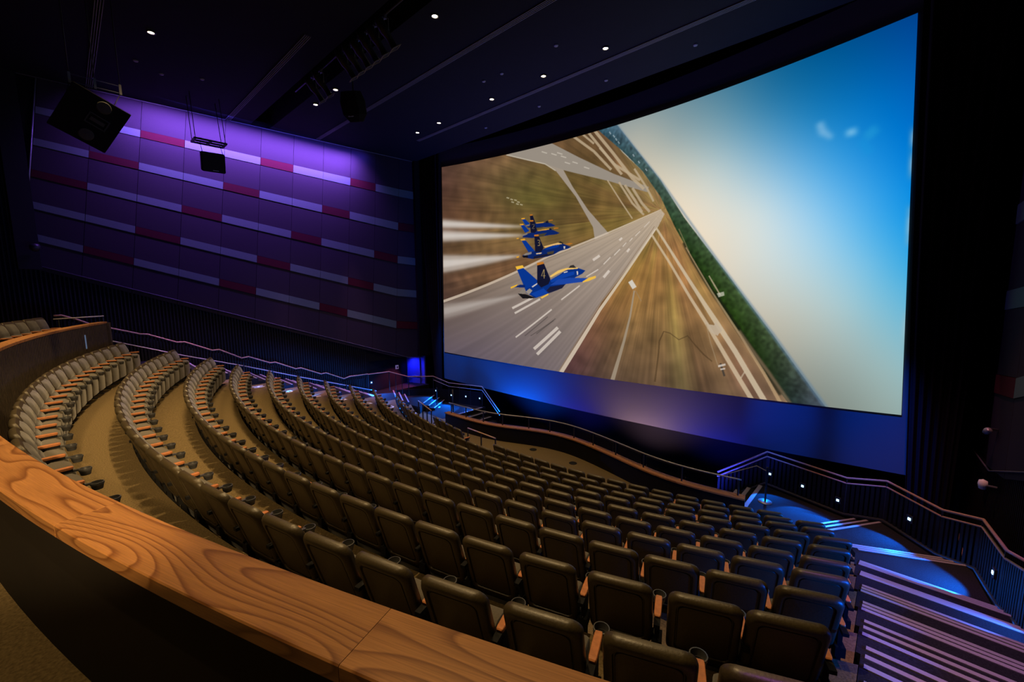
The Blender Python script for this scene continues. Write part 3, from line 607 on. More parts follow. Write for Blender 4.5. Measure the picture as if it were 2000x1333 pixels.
def mask_poly(pts):
    P_ = np.array(pts, float)/1e4; m = np.zeros((NV, NU))
    x0, x1 = max(0, int(P_[:, 0].min()*NU)-2), min(NU, int(P_[:, 0].max()*NU)+3)
    y0, y1 = max(0, int(P_[:, 1].min()*NV)-2), min(NV, int(P_[:, 1].max()*NV)+3)
    if x1 <= x0 or y1 <= y0: return m
    acc = np.zeros((y1-y0, x1-x0))
    for oy in (-0.25, 0.25):
        for ox in (-0.25, 0.25):
            X = (np.arange(x0, x1)+0.5+ox)/NU; Y = (np.arange(y0, y1)+0.5+oy)/NV; X, Y = np.meshgrid(X, Y)
            ins = np.zeros(X.shape, bool)
            for (ax, ay), (bx, by) in zip(P_, np.roll(P_, -1, 0)):
                if ay == by: continue
                c = ((ay > Y) != (by > Y)) & (X < (bx-ax)*(Y-ay)/(by-ay)+ax); ins ^= c
            acc += ins
    m[y0:y1, x0:x1] = acc/4; return m
for kind, pts, col, al, bl in PIC:
    m = mask_poly(pts)
    if bl >= 1.4: m = blur(m, bl*0.55)
    m = (m*al)[..., None]
    src = {'G': gnd_i, 'T': tree_i, 'R': run_i}[col] if isinstance(col, str) else np.array(col, float)
    IMG = IMG*(1-m)+src*m
IMG = np.clip(IMG, 0, 255)
uu = np.linspace(0, 1, NU); vv = np.linspace(0, 1, NV); U2, V2 = np.meshgrid(uu, vv)
xl = -17.25+0.11*V2; xr_ = 0.14-0.47*V2; XX = xl+U2*(xr_-xl); YY = 13.2+1.2*(1-((XX-X0)/8.6)**2)
ZB = 2.63+0.0145*(XX-X0)-0.45*(1-((XX-X0)/8.6)**2); ZZ = ZB+V2*(11.68-ZB)
me = bpy.data.meshes.new('picture'); nvt = NU*NV
me.vertices.add(nvt); me.vertices.foreach_set('co', np.stack([XX, YY, ZZ], -1).reshape(-1).astype(np.float32))
idx = np.arange(nvt).reshape(NV, NU); quads = np.stack([idx[:-1, :-1], idx[:-1, 1:], idx[1:, 1:], idx[1:, :-1]], -1).reshape(-1, 4)
me.loops.add(quads.size); me.loops.foreach_set('vertex_index', quads.reshape(-1).astype(np.int32))
me.polygons.add(len(quads)); me.polygons.foreach_set('loop_start', (np.arange(len(quads))*4).astype(np.int32))
me.update(calc_edges=True); me.validate()
ca = me.color_attributes.new('projected', 'FLOAT_COLOR', 'POINT')
ca.data.foreach_set('color', np.concatenate([lin(IMG), np.ones((NV, NU, 1))], -1).reshape(-1).astype(np.float32))
pm = bpy.data.materials.new('projected_picture'); pm.use_nodes = True; nt = pm.node_tree
for nd in list(nt.nodes): nt.nodes.remove(nd)
an = nt.nodes.new('ShaderNodeAttribute'); an.attribute_name = 'projected'; em = nt.nodes.new('ShaderNodeEmission'); ou = nt.nodes.new('ShaderNodeOutputMaterial')
nt.links.new(an.outputs['Color'], em.inputs['Color']); nt.links.new(em.outputs[0], ou.inputs['Surface'])
scr_child(link('picture', me, pm))
# drapes at both sides of the screen and the black valance above
def drape(name, top, bot, y, label):
    bm = bmesh.new(); n = 60; cols_ = []
    for k in range(n+1):
        t = k/n; col = []
        for z, (a, b) in ((0.0, bot), (6.0, tuple((top[i]+bot[i])/2 for i in (0, 1))), (12.9, top)):
            x = a+(b-a)*t; yy = y+0.05*math.sin(t*math.pi*13)+0.02*math.sin(t*41)
            col.append((bm.verts.new((x, yy, z)), bm.verts.new((x, yy+0.02, z))))
        cols_.append(col)
    for a, b in zip(cols_, cols_[1:]):
        for j in range(2):
            bm.faces.new((a[j][0], b[j][0], b[j+1][0], a[j+1][0])); bm.faces.new((a[j][1], a[j+1][1], b[j+1][1], b[j][1]))
    for col in (cols_[0], cols_[-1]):
        for j in range(2): bm.faces.new((col[j][0], col[j+1][0], col[j+1][1], col[j][1]))
    tag(from_bm(name, bm, M['curtain'], None, True), label, 'curtain', 'black drapes beside the screen')
drape('drape', (-0.31, 1.17), (0.41, 1.07), 13.0, 'tall black drape hanging to the right of the screen')
drape('drape', (-19.0, -17.12), (-17.7, -17.30), 13.0, 'tall black drape hanging to the left of the screen')
# ================================================================== REAR PARAPET
PYC = 20.6
def pc(th, r, z): return Vector((X0+r*math.sin(th), PYC-r*math.cos(th), z))
TH0, TH1 = R2D(-22.3), R2D(24.8)
par = empty('parapet', pc(0, 21.5, 3.25), 0, 'long curved parapet with an ash wood cap behind the last row of seats', 'parapet')
def keep(o, root): o.parent = root; o.matrix_parent_inverse = Matrix.Translation(-Vector(root.location)); return o
n = 72
keep(sweep_obj('parapet_wall', lambda i: [pc(TH0+(TH1-TH0)*i/(n-1), r, z) for r, z in ((21.48, 3.2), (21.585, 3.2), (21.585, 4.80), (21.48, 4.80))], n, M['parapet']), par)
nb = 12
for b in range(nb):
    t0, t1 = TH0+(TH1-TH0)*b/nb+0.00004, TH0+(TH1-TH0)*(b+1)/nb-0.00004; m_ = 9
    prof = ((21.455, 4.800), (21.455, 4.846), (21.459, 4.850), (21.651, 4.850), (21.655, 4.846), (21.655, 4.800))
    tt = lambda i: t0+(t1-t0)*i/(m_-1)
    uvs = (0.02, 0.0, 0.0, 0.2, 0.2, 0.25, 0.3)
    keep(sweep_obj('cap_board', lambda i: [pc(tt(i), r, z) for r, z in prof], m_, M['wood'], None, lambda i, j: ((tt(i))*21.5, uvs[j])), par)
bm = bmesh.new(); k = 0
th = TH0+0.001
while th < R2D(2):
    c = pc(th, 21.468, 4.03); rot = Matrix.Rotation(th, 3, 'Z'); add_box(bm, c, (0.060, 0.030, 1.52), rot); th += 0.100/21.47
o = keep(from_bm('slat_cladding', bm, M['slatp']), par); o['kind'] = 'stuff'
c = pc(TH0, 21.53, 4.03); keep(box_obj('end_post', c, (0.09, 0.26, 1.58), M['slatp'], None, Matrix.Rotation(TH0, 3, 'Z')), par)
c = pc(R2D(-18.4), 21.452, 4.42); o = box_obj('slot_light', c, (0.03, 0.02, 0.36), M['steplamp'], None, Matrix.Rotation(R2D(-18.4), 3, 'Z'))
o.data.materials[0] = mat('slot_lens', (0.2, 0.3, 0.4), 0.4, 0.3, emit=(0.12, 0.2, 0.35), estr=0.35)
tag(o, 'slim upright blue slot light set in the slatted parapet', 'light')

# ================================================================== SEATS
def outline(w, h, rt, rb, n=7):
    pts = []
    for (cx, cz, r, a0) in ((w-rt, h-rt, rt, 0), (-(w-rt), h-rt, rt, 90), (-(w-rb), rb, rb, 180), (w-rb, rb, rb, 270)):
        for k in range(n): a = R2D(a0+90*k/(n-1)); pts.append((cx+r*math.cos(a), cz+r*math.sin(a)))
    return pts
AX0, AX1 = Vector((0, 0.190, 0.35)), Vector((0, 0.0, 0.94))
AXD = (AX1-AX0); HL = AXD.length; AXD.normalize(); NR = Vector((0, -AXD.z, AXD.y))       # NR points to the rear
def sp(x, s, d): return Vector((x, 0, 0))+AX0+AXD*s+NR*d+Vector((0, 0.42*x*x, 0))
def loft(loops, cap0=True, cap1=True):
    bm = bmesh.new(); R_ = [[bm.verts.new(p) for p in l] for l in loops]; k = len(R_[0])
    for a, b in zip(R_, R_[1:]):
        for j in range(k): bm.faces.new((a[j], a[(j+1) % k], b[(j+1) % k], b[j]))
    for l, on in ((R_[0], cap0), (R_[-1], cap1)):
        if on:
            c = bm.verts.new(sum((v.co for v in l), Vector())/k)
            for j in range(k): bm.faces.new((l[j], l[(j+1) % k], c))
    return bm
SW = 0.246
def shell_loop(inset, d):
    f = lambda x, s: (x*(1-inset/SW), HL/2+(s-HL/2)*(1-inset/(HL/2)))
    return [sp(*f(x, s), d) for x, s in outline(SW, HL+0.015, 0.085, 0.05)]
def bm_shell(): return loft([shell_loop(i, d) for i, d in ((0.150, -0.002), (0.074, -0.004), (0.070, -0.013), (0.062, -0.013), (0.056, 0.003), (0.034, 0.008), (0.014, 0.0), (0.002, -0.018), (0.0, -0.040), (0.006, -0.062), (0.03, -0.074))])
def bm_cushion():
    bm = bmesh.new(); nx, ns = 8, 14; g = []
    for j in range(ns+1):
        s = 0.05+(HL-0.085)*j/ns; t = j/ns; row = []
        for i in range(nx+1):
            q = -1+2*i/nx; w_ = 0.216*(1-0.10*max(0, (t-0.86)/0.14)**2)
            d = 0.072+0.052*(1-abs(q)**4)*(1-abs(2*t-1)**6)
            d -= 0.020*math.exp(-((t-0.50)/0.035)**2)
            d += 0.014*math.exp(-((t-0.22)/0.16)**2)
            row.append(bm.verts.new(sp(q*w_, s, -d)))
        g.append(row)
    for a, b in zip(g, g[1:]):
        for i in range(nx): bm.faces.new((a[i], a[i+1], b[i+1], b[i]))
    rim = g[0][:]+[r[-1] for r in g[1:]]+g[-1][-2::-1]+[r[0] for r in g[-2:0:-1]]
    bk = [bm.verts.new(v.co+NR*0.03*1.0) for v in rim]; k = len(rim)
    for j in range(k): bm.faces.new((rim[j], rim[(j+1) % k], bk[(j+1) % k], bk[j]))
    return bm
def bm_pan():
    prof = [(0.225, 0.25), (0.190, 0.50), (0.215, 0.595), (0.27, 0.618), (0.365, 0.612), (0.415, 0.575), (0.425, 0.40), (0.415, 0.16), (0.375, 0.14), (0.30, 0.18)]
    loops = []
    for x, k in ((-0.222, 0.80), (-0.216, 0.93), (-0.195, 1.0), (0.0, 1.03), (0.195, 1.0), (0.216, 0.93), (0.222, 0.80)):
        loops.append([Vector((x, 0.31+(y-0.31)*k, 0.39+(z-0.39)*(0.5+0.5*k) if True else z)) for y, z in prof])
    return loft(loops)
def bm_arm():
    loops = []
    for y, w_, h in ((0.160, 0.016, 0.006), (0.168, 0.023, 0.012), (0.19, 0.026, 0.014), (0.27, 0.027, 0.014), (0.365, 0.026, 0.014), (0.385, 0.022, 0.012), (0.392, 0.014, 0.006)):
        zc = 0.648+0.02*(y-0.24)
        loops.append([Vector((w_*a, y, zc+h*b)) for a, b in ((-1, -1), (1, -1), (1, 0.6), (0.85, 1), (-0.85, 1), (-1, 0.6))])
    return loft(loops)
def bm_post():
    bm = bmesh.new(); add_box(bm, (0, 0.24, 0.33), (0.034, 0.11, 0.60)); add_box(bm, (0, 0.235, 0.622), (0.046, 0.30, 0.030)); add_box(bm, (0, 0.235, 0.012), (0.07, 0.26, 0.024)); add_box(bm, (0, 0.22, 0.40), (0.075, 0.13, 0.09))
    return bm
def bm_cup():
    bm = bmesh.new(); c = (0, 0.475, -0.025)
    add_lathe(bm, [(0.030, 0.567), (0.040, 0.565), (0.050, 0.612), (0.054, 0.616), (0.054, 0.636), (0.047, 0.637), (0.044, 0.600), (0.040, 0.590), (0.036, 0.592), (0.034, 0.572), (0.030, 0.567)], 18, c)
    add_box(bm, (0, 0.405, 0.61), (0.026, 0.06, 0.02)); return bm
seat0 = {}
def seat_mesh(nm, bm, m, smooth=True):
    o = from_bm(nm, bm, m, None, smooth); me = o.data; bpy.data.objects.remove(o)
    if smooth:
        try: me.set_sharp_from_angle(angle=R2D(38))
        except Exception: pass
    return me
SM = {'back_shell': seat_mesh('back_shell', bm_shell(), M['shell']), 'back_cushion': seat_mesh('back_cushion', bm_cushion(), M['fabric']), 'seat_pan': seat_mesh('seat_pan', bm_pan(), M['pan']),
      'armrest': seat_mesh('armrest', bm_arm(), M['arm'], False), 'arm_post': seat_mesh('arm_post', bm_post(), M['post'], False), 'cup_holder': seat_mesh('cup_holder', bm_cup(), M['cup'])}
def child(nm, root, x=0.0):
    o = bpy.data.objects.new(nm, SM[nm]); COL.objects.link(o); o.parent = root; o.location = (x, 0, 0); return o
def place_seat(x, y, z, rz, label, group, cup=True, left_arm=False):
    r = empty('theatre_chair', (x, y, z), rz, label, 'seat', group)
    child('back_shell', r); child('back_cushion', r); child('seat_pan', r); child('armrest', r, 0.28); child('arm_post', r, 0.28)
    if cup: child('cup_holder', r, 0.28)
    if left_arm: child('armrest', r, -0.28); child('arm_post', r, -0.28)
    return r
RIGHT = [-0.42, -0.40, -0.37, -0.36, -0.37, -0.41, -0.45, -0.48, -0.75, -0.95, -1.74]
LEFT = [-16.55, -16.45, -16.25, -16.15, -16.0, -15.95, -16.0, -15.9, -15.8, -15.3, -12.60]
SEAT_TH = [[-0.3799,-0.3531,-0.3263,-0.2995,-0.2727,-0.2459,-0.2191,-0.1923,-0.1655,-0.1387,-0.1119,-0.0851,-0.0583,-0.0315,-0.0047,0.0217,0.0484,0.0749,0.1011,0.1275,0.154,0.1801,0.2058,0.2327,0.2596,0.2865,0.3133,0.3402,0.3671,0.394],
 [-0.4157,-0.388,-0.3602,-0.3325,-0.3048,-0.277,-0.2493,-0.2216,-0.1939,-0.1661,-0.1384,-0.1107,-0.0806,-0.0516,-0.0234,0.0043,0.0316,0.0587,0.0861,0.114,0.1417,0.1691,0.1962,0.2233,0.2505,0.278,0.3063,0.3357,0.366,0.3961,0.4257],
 [-0.4015,-0.3745,-0.3474,-0.3204,-0.2934,-0.2664,-0.2394,-0.2124,-0.1853,-0.1583,-0.1306,-0.1021,-0.0736,-0.0459,-0.0185,0.0088,0.0354,0.0611,0.0868,0.1132,0.1404,0.1679,0.1954,0.2225,0.2494,0.2764,0.3038,0.332,0.3613,0.3913,0.4168],
 [-0.3511,-0.327,-0.3029,-0.2787,-0.2546,-0.2305,-0.2064,-0.1823,-0.1568,-0.1307,-0.1046,-0.0793,-0.0546,-0.0303,-0.0059,0.0186,0.0429,0.0678,0.0926,0.1175,0.1424,0.1672,0.1921,0.2169,0.2418,0.2667,0.2915,0.3164,0.3412,0.3661,0.391]]
for i in range(11):
    yc, R_, xc = ROWS[i]
    if i < len(SEAT_TH): ths = SEAT_TH[i]
    else:
        th_r = math.asin((RIGHT[i]-xc)/R_); th_l = math.asin((LEFT[i]-xc)/R_); n = int(round((th_r-th_l)*R_/0.556))+1
        ths = [th_l+(th_r-th_l)*k/(n-1) for k in range(n)]
    if i == 10:
        ths = [t for t in ths if not (-10.6 < xc+R_*math.sin(t) < -9.0)]
    m_ = len(ths)
    for k, t in enumerate(ths):
        if i < 10:
            side = 'left' if k < m_/2 else 'right'; q = k if k < m_/2 else m_-1-k
            lab = f'grey tip-up seat, {ORD[q]} from the {side} aisle in the {ORD[i]} row below the wooden parapet'
        else:
            xk = xc+R_*math.sin(t)
            if xk < -10: lab = f'grey tip-up front-row seat, {ORD[k]} of the four left of the low guard rail'
            else: lab = f'grey tip-up front-row seat, {ORD[m_-1-k]} from the right aisle facing the low wooden kerb'
        last = k == m_-1; gap_right = i == 10 and not last and ths[k+1]-t > 0.85/R_
        place_seat(xc+R_*math.sin(t), yc-R_*math.cos(t), FLOOR[i], t, lab, f'seats of the {ORD[i]} row' if i < 10 else 'seats of the front row', cup=not (last or gap_right), left_arm=(k == 0 or (i == 10 and k and t-ths[k-1] > 0.85/R_)))
for k, (ux, uy) in enumerate([(-14.65, -1.18), (-15.22, -1.06), (-15.80, -0.93), (-16.50, -0.78), (-17.08, -0.64)]):
    place_seat(ux, uy, 4.05, math.atan2(ux-X0, PYC-uy)*1.0, f'grey tip-up seat on the upper level behind the parapet, {ORD[4-k]} from its left end', 'seats behind the parapet', cup=False, left_arm=(k in (3, 4)))
# row letters let into the floor at the left end of the rows
for i, ch in zip((3, 4, 5, 6, 7, 8, 9), 'HGFEDCB'):
    lx = (-16.73, -16.55, -16.36, -16.27, -16.13, -15.95, -15.39)[i-3]; ly = (4.47, 5.37, 6.30, 7.29, 8.27, 9.23, 9.96)[i-3]
    cu = bpy.data.curves.new('row_letter', 'FONT'); cu.body = ch; cu.size = 0.46; cu.extrude = 0.004; cu.align_x = 'CENTER'; cu.align_y = 'CENTER'; cu.offset = 0.012
    ot = bpy.data.objects.new('row_letter_shape', cu); lme = bpy.data.meshes.new_from_object(ot); bpy.data.objects.remove(ot); o = bpy.data.objects.new('row_letter', lme); COL.objects.link(o); o.location = (lx, ly, FLOOR[i]+0.006); o.rotation_euler = (0, 0, math.pi); lme.materials.clear(); lme.materials.append(M['white'])
    tag(o, f'white floor letter {ch} at the left end of its seat row', 'letter', 'row letters on the floor')
    spot('letter_beam', (lx+0.2, ly-0.1, FLOOR[i]+2.6), (lx, ly, FLOOR[i]), (0.9, 0.7, 1.0), 6, 14, 0.3, 0.02)

# ================================================================== FRONT KERB with its rail
kerb = empty('front_kerb', (-8.1, 11.6, 0), 0, 'low serpentine kerb with an orange wood cap in front of the first row', 'kerb')
def kf(i, n): return PARA_X[0]+(PARA_X[1]-PARA_X[0])*i/(n-1)
n = 90
def knorm(x): d = (cap_y(x+.02)-cap_y(x-.02))/.04; return Vector((-d, 1, 0)).normalized()
def kp(x, off, z): p = Vector((x, cap_y(x), z))+knorm(x)*off; return p
keep(sweep_obj('kerb_wall', lambda i: [kp(kf(i, n), o_, z) for o_, z in ((-0.08, -0.6), (0.09, -0.6), (0.09, 0.56), (-0.08, 0.56))], n, M['parapet']), kerb)
for b in range(6):
    xa, xb = kf(b, 7)+0.002, kf(b+1, 7)-0.002; m_ = 16; xx = lambda i: xa+(xb-xa)*i/(m_-1)
    keep(sweep_obj('cap_board', lambda i: [kp(xx(i), o_, z) for o_, z in ((-0.12, 0.56), (-0.12, 0.60), (0.13, 0.60), (0.13, 0.56))], m_, M['woodf'], None, lambda i, j: (xx(i), (0.0, 0.04, 0.29, 0.33, 0.4)[j])), kerb)
gr = empty('glass_rail', (-8.1, 11.6, 0.6), 0, 'low glass guard rail standing along the serpentine kerb', 'railing')
PXS = [-13.45, -12.55, -11.62, -10.78, -9.80, -9.0, -8.0, -7.15, -6.2, -5.15, -4.0, -2.66]
zt = 1.02
keep(tube_obj('top_rail', [kp(PARA_X[0]+0.15+(PARA_X[1]-PARA_X[0]-0.25)*k/80, 0.02, zt) for k in range(81)], 0.022, M['metal']), gr)
for k, x in enumerate(PXS):
    p = kp(x, 0.02, 0)
    bm = bmesh.new(); add_box(bm, (p.x, p.y, 0.80), (0.035, 0.035, 0.42))
    po = keep(from_bm('post', bm, M['blackm']), gr)
    bm = bmesh.new()
    for dx in (-0.09, 0.09):
        q = kp(x+dx, 0.02, 0)
        for zc in (0.64, 0.78, 0.93): add_box(bm, (q.x, q.y, zc), (0.022, 0.03, 0.03 if zc > 0.7 else 0.07))
    c = from_bm('clamp', bm, M['metal']); c.parent = po; c.matrix_parent_inverse = Matrix.Translation(-Vector(gr.location))
    if k:
        xa, xb = PXS[k-1]+0.10, x-0.10; m_ = 8
        keep(sweep_obj('glass_panel', lambda i: [kp(xa+(xb-xa)*i/(m_-1), o_, z) for o_, z in ((0.014, 0.65), (0.026, 0.65), (0.026, 0.97), (0.014, 0.97))], m_, M['glass']), gr)
# ================================================================== RAILS BESIDE THE AISLES
PATH = [(1.60, 7.4, 0.98), (1.52, 8.75, 0.975), (1.47, 9.70, 0.66), (1.32, 10.75, 0.66), (0.88, 11.58, 0.335), (0.03, 12.50, 0.335), (-0.70, 12.92, 0.03), (-2.56, 13.50, 0.03), (-3.84, 13.42, -0.95)]
def path_pts(side, dz, off=0.0): return [((p[0] if side == 1 else 2*X0-p[0]), p[1]+off, p[2]+dz) for p in PATH]
bal = empty('balustrade', (1.3, 10.75, 0.66), 0, 'dark slatted balustrade with two wooden hand rails turning round the right stairs', 'balustrade')
pts = path_pts(1, 0)
keep(tube_obj('hand_rail', path_pts(1, 1.0)[1:], 0.026, M['rail']), bal)
keep(tube_obj('cap_rail', path_pts(1, 0.86), 0.022, M['rail']), bal)
keep(tube_obj('kerb_rail', path_pts(1, 0.04), 0.05, M['blackm'], None, 6), bal)
sm = None
for a, b in zip(pts, pts[1:]):
    a, b = Vector(a), Vector(b); L = Vector((b.x-a.x, b.y-a.y)).length; k = int(L/0.105); rz = math.atan2(b.y-a.y, b.x-a.x)
    for j in range(k):
        p = a.lerp(b, (j+0.5)/k)
        if sm is None:
            o = box_obj('slat', (0, 0, 0), (0.070, 0.022, 0.82), M['slat']); sm = o.data; bpy.data.objects.remove(o)
        o = bpy.data.objects.new('slat', sm); COL.objects.link(o); o.location = (p.x, p.y, p.z+0.44); o.rotation_euler = (0, 0, rz); keep(o, bal)
for p in pts[1:-1]:
    bm = bmesh.new(); add_box(bm, (p[0], p[1], p[2]+0.5), (0.03, 0.03, 1.0)); keep(from_bm('post', bm, M['blackm']), bal)
tl = (1.25, 10.45, 1.72)
# left-hand counterpart: open rail on slim posts in front of a low dark wall
bl = empty('balustrade', mirror((1.3, 10.75, 0.66)), 0, 'open wooden hand rail on slim posts round the left stairs below the screen', 'balustrade')
lp = path_pts(-1, 0)
keep(tube_obj('hand_rail', [p for p in path_pts(-1, 0.98)[2:]], 0.026, M['rail']), bl)
keep(tube_obj('lower_rail', [(p[0], p[1], p[2]) for p in path_pts(-1, 0.80)[5:]], 0.016, M['railgrey']), bl)
bm = bmesh.new()
def panel(a, b, za, zb, h0, h1):
    q = [bm.verts.new(v_) for v_ in ((a[0], a[1], za+h0), (b[0], b[1], zb+h0), (b[0], b[1], zb+h1), (a[0], a[1], za+h1), (a[0]-.05, a[1]+.03, za+h0), (b[0]-.05, b[1]+.03, zb+h0), (b[0]-.05, b[1]+.03, zb+h1), (a[0]-.05, a[1]+.03, za+h1))]
    for f in ((0, 1, 2, 3), (4, 7, 6, 5), (0, 4, 5, 1), (3, 2, 6, 7), (0, 3, 7, 4), (1, 5, 6, 2)): bm.faces.new([q[i] for i in f])
panel(lp[3], lp[4], 0, 0, 0.0, 0.66); panel(lp[4], lp[5], 0, 0, 0.0, 0.66); panel(lp[5], lp[6], 0.0, 0.0, 0, 0.66)
panel(lp[6], lp[7], 0, 0, 0.0, 0.70)
keep(from_bm('low_wall', bm, M['wallblack']), bl)
for k, p in enumerate(lp[2:8]):
    bm = bmesh.new(); add_box(bm, (p[0], p[1], p[2]+0.5), (0.028, 0.028, 1.0)); keep(from_bm('post', bm, M['blackm']), bl)
for a, b in ((lp[6], lp[7]), (lp[3], lp[4])):
    for t in (0.33, 0.66):
        p = Vector(a).lerp(Vector(b), t); bm = bmesh.new(); add_box(bm, (p.x, p.y, p.z+0.48), (0.022, 0.022, 0.98)); keep(from_bm('post', bm, M['blackm']), bl)
# zigzag hand rail of the left aisle and the straight lower rail in front of it
ZIG = [(-0.31, 4.98), (-0.15, 4.99), (0.14, 4.86), (0.50, 4.65), (0.90, 4.52), (1.63, 4.26), (1.80, 4.24), (2.57, 3.89), (2.79, 3.88), (3.60, 3.48), (3.81, 3.49), (4.53, 3.07), (4.76, 3.10), (5.51, 2.75), (5.71, 2.75), (6.49, 2.36), (6.70, 2.37), (7.55, 1.97), (7.76, 1.99), (8.57, 1.59), (8.84, 1.65), (9.70, 1.60)]
hr = empty('hand_rail', (-18.9, 4.5, 3.1), 0, 'long zigzag wooden hand rail on the slatted wall of the left aisle', 'railing')
ZX = -18.90
keep(tube_obj('rail', [(ZX, y, z) for y, z in ZIG[:-1]]+[mirror((1.47, 9.70, 1.66))], 0.027, M['rail']), hr)
for y, z in ZIG[4:-1:2]:
    bm = bmesh.new(); add_tube(bm, [(ZX, y, z-0.02), (ZX, y, z-0.07), (ZX-0.14, y, z-0.09)], 0.010, 6); keep(from_bm('bracket', bm, M['blackm']), hr)
lr = empty('hand_rail', (-18.3, 4.5, 2.2), 0, 'straight grey lower rail on dark posts along the left aisle', 'railing')
GR = [(0.88, 4.14), (2.65, 3.46), (4.47, 2.83), (6.42, 2.10), (8.49, 1.36), (9.87, 0.86)]
keep(tube_obj('rail', [(-18.3, y, z) for y, z in GR], 0.020, M['railgrey']), lr)
for y in (4.42, 5.40, 6.40, 7.4, 8.4, 3.4):
    z = np.interp(y, [g_[0] for g_ in GR], [g_[1] for g_ in GR]); zf = z-0.72
    bm = bmesh.new(); add_box(bm, (-18.28, y, (z+zf)/2+0.01), (0.05, 0.035, z-zf+0.05)); keep(from_bm('post', bm, M['blackm']), lr)
bm = bmesh.new()
for k in range(112):
    y = -0.1+k*0.088
    zt_ = float(np.interp(y, [p[0] for p in ZIG], [p[1] for p in ZIG]))-0.16
    add_box(bm, (wall_x(y, -1)+0.05, y, zt_-0.45), (0.03, 0.045, 0.9))
o = from_bm('batten', bm, M['slat'], WALL[-1]); o['kind'] = 'stuff'
ur = empty('hand_rail', (-17.3, 0.2, 4.05), 0, 'short level grey rail on the upper level beyond the parapet end', 'railing')
keep(tube_obj('rail', [(-17.3, -0.30, 4.95), (-17.3, 0.72, 4.99)], 0.018, M['railgrey']), ur)
for y in (-0.2, 0.70): keep(box_obj('post', (-17.3, y, 4.5), (0.025, 0.025, 0.9), M['blackm']), ur)
# short guard rails in the front rows
def guard(label, a, b, h, zf):
    r = empty('guard_rail', ((a[0]+b[0])/2, (a[1]+b[1])/2, zf), 0, label, 'railing', 'guard rails of the front rows')
    keep(tube_obj('rail', [(a[0], a[1], a[2]), (b[0], b[1], b[2])], 0.022, M['rail']), r)
    for t in (0.0, 0.34, 0.67, 1.0) if h else (0.0, 0.5, 1.0):
        p = Vector(a).lerp(Vector(b), t); keep(box_obj('post', (p.x, p.y, (p.z+zf)/2), (0.035, 0.035, p.z-zf), M['blackm']), r)
guard('guard rail filling the gap between front-row seats', (-10.75, 9.16, 0.94), (-9.32, 9.10, 0.94), 0, 0.0)
guard('guard rail at the foot of the left stairs by the front row', (-14.30, 9.55, 1.18), (-13.35, 9.50, 0.96), 1, 0.02)
# crowd-control posts on the landings
def barrier(x, y, label):
    r = empty('barrier_post', (x, y, 0.004), 0, label, 'post', 'posts on the lower landings')
    bm = bmesh.new(); add_lathe(bm, [(0.001, 0.0), (0.17, 0.0), (0.17, 0.012), (0.03, 0.03), (0.001, 0.03)], 20); o = from_bm('base', bm, M['metal'], r, True)
    bm = bmesh.new(); add_lathe(bm, [(0.001, 0.02), (0.024, 0.02), (0.024, 0.94), (0.03, 0.94), (0.03, 0.98), (0.001, 0.98)], 12); from_bm('pole', bm, M['blackm'], r, True)
barrier(-2.33, 12.43, 'black barrier post on the blue landing at the right end of the kerb')
barrier(-16.30, 11.95, 'black barrier post on the blue landing below the left stairs')
t = tube_obj('barrier_rail', [(-2.34, 12.45, 0.86), (-2.62, 12.6, 0.88), (-3.3, 12.2, 0.55)], 0.014, M['railgrey']); tag(t, 'thin grey bar from the barrier post beside the right landing', 'railing')
t = tube_obj('corner_post', [(-13.55, 10.75, 0.60), (-13.55, 10.75, 1.55)], 0.03, M['blackm']); tag(t, 'black upright post on the left end of the wooden kerb', 'post')
# floor boxes in front of the first row
for x, lab in ((-9.33, 'dark round floor box before the kerb, nearer the middle'), (-7.60, 'dark round floor box before the kerb, further right')):
    bm = bmesh.new(); add_lathe(bm, [(0.001, 0.0), (0.13, 0.0), (0.13, 0.008), (0.11, 0.012), (0.10, 0.004), (0.001, 0.004)], 20); o = from_bm('floor_box', bm, M['black'], None, True); o.location = (x, 11.0, 0.001); tag(o, lab, 'floor box', 'floor boxes')
# step lights
def step_light(x, y, z, rz, label, power=0.0, tgt=None, size=100):
    r = empty('step_light', (x, y, z), rz, label, 'light', 'blue step lights')
    box_obj('housing', (0, 0.015, 0), (0.13, 0.03, 0.16), M['blackm'], r); box_obj('lens', (0, -0.006, 0), (0.055, 0.014, 0.055), M['steplamp'], r)
    if power: spot('step_light_beam', tuple(Vector((x, y, z))+Matrix.Rotation(rz, 3, 'Z') @ Vector((0, -0.30, 0.05))), tgt, (0.0, 0.165, 1.0), power*(7.5 if x > -8 else 14), size, 0.25, 0.03)
step_light(-2.44, 13.40, 0.43, -0.10, 'small blue step light on the right balustrade nearest the kerb end', 26, (-2.0, 12.2, 0.0), 96)
step_light(-1.62, 13.12, 0.44, -0.25, 'small blue step light on the right balustrade, second from the kerb end', 34, (-1.4, 11.9, 0.0), 96)
step_light(-0.84, 12.86, 0.42, -0.35, 'small blue step light on the right balustrade, third from the kerb end', 30, (-1.2, 12.0, 0.0), 96)
step_light(0.44, 11.98, 0.80, -0.75, 'small blue step light on the right balustrade by the middle landing', 36, (-0.2, 11.2, 0.3), 110)
step_light(1.40, 9.95, 1.12, -1.5, 'small blue step light on the right balustrade by the upper landing', 46, (0.6, 9.9, 0.65), 105)
step_light(1.66, 8.0, 1.75, -1.5, 'small blue step light on the slatted wall beside the right stairs', 10, (0.9, 8.0, 1.0), 90)
step_light(-14.80, 13.40, 0.43, 0.10, 'small blue step light under the left corner of the screen, last from the wall', 30, (-15.2, 12.2, 0.0), 96)
step_light(-15.55, 13.16, 0.44, 0.25, 'small blue step light under the left corner of the screen, third from the wall', 30, (-15.9, 11.9, 0.0), 96)
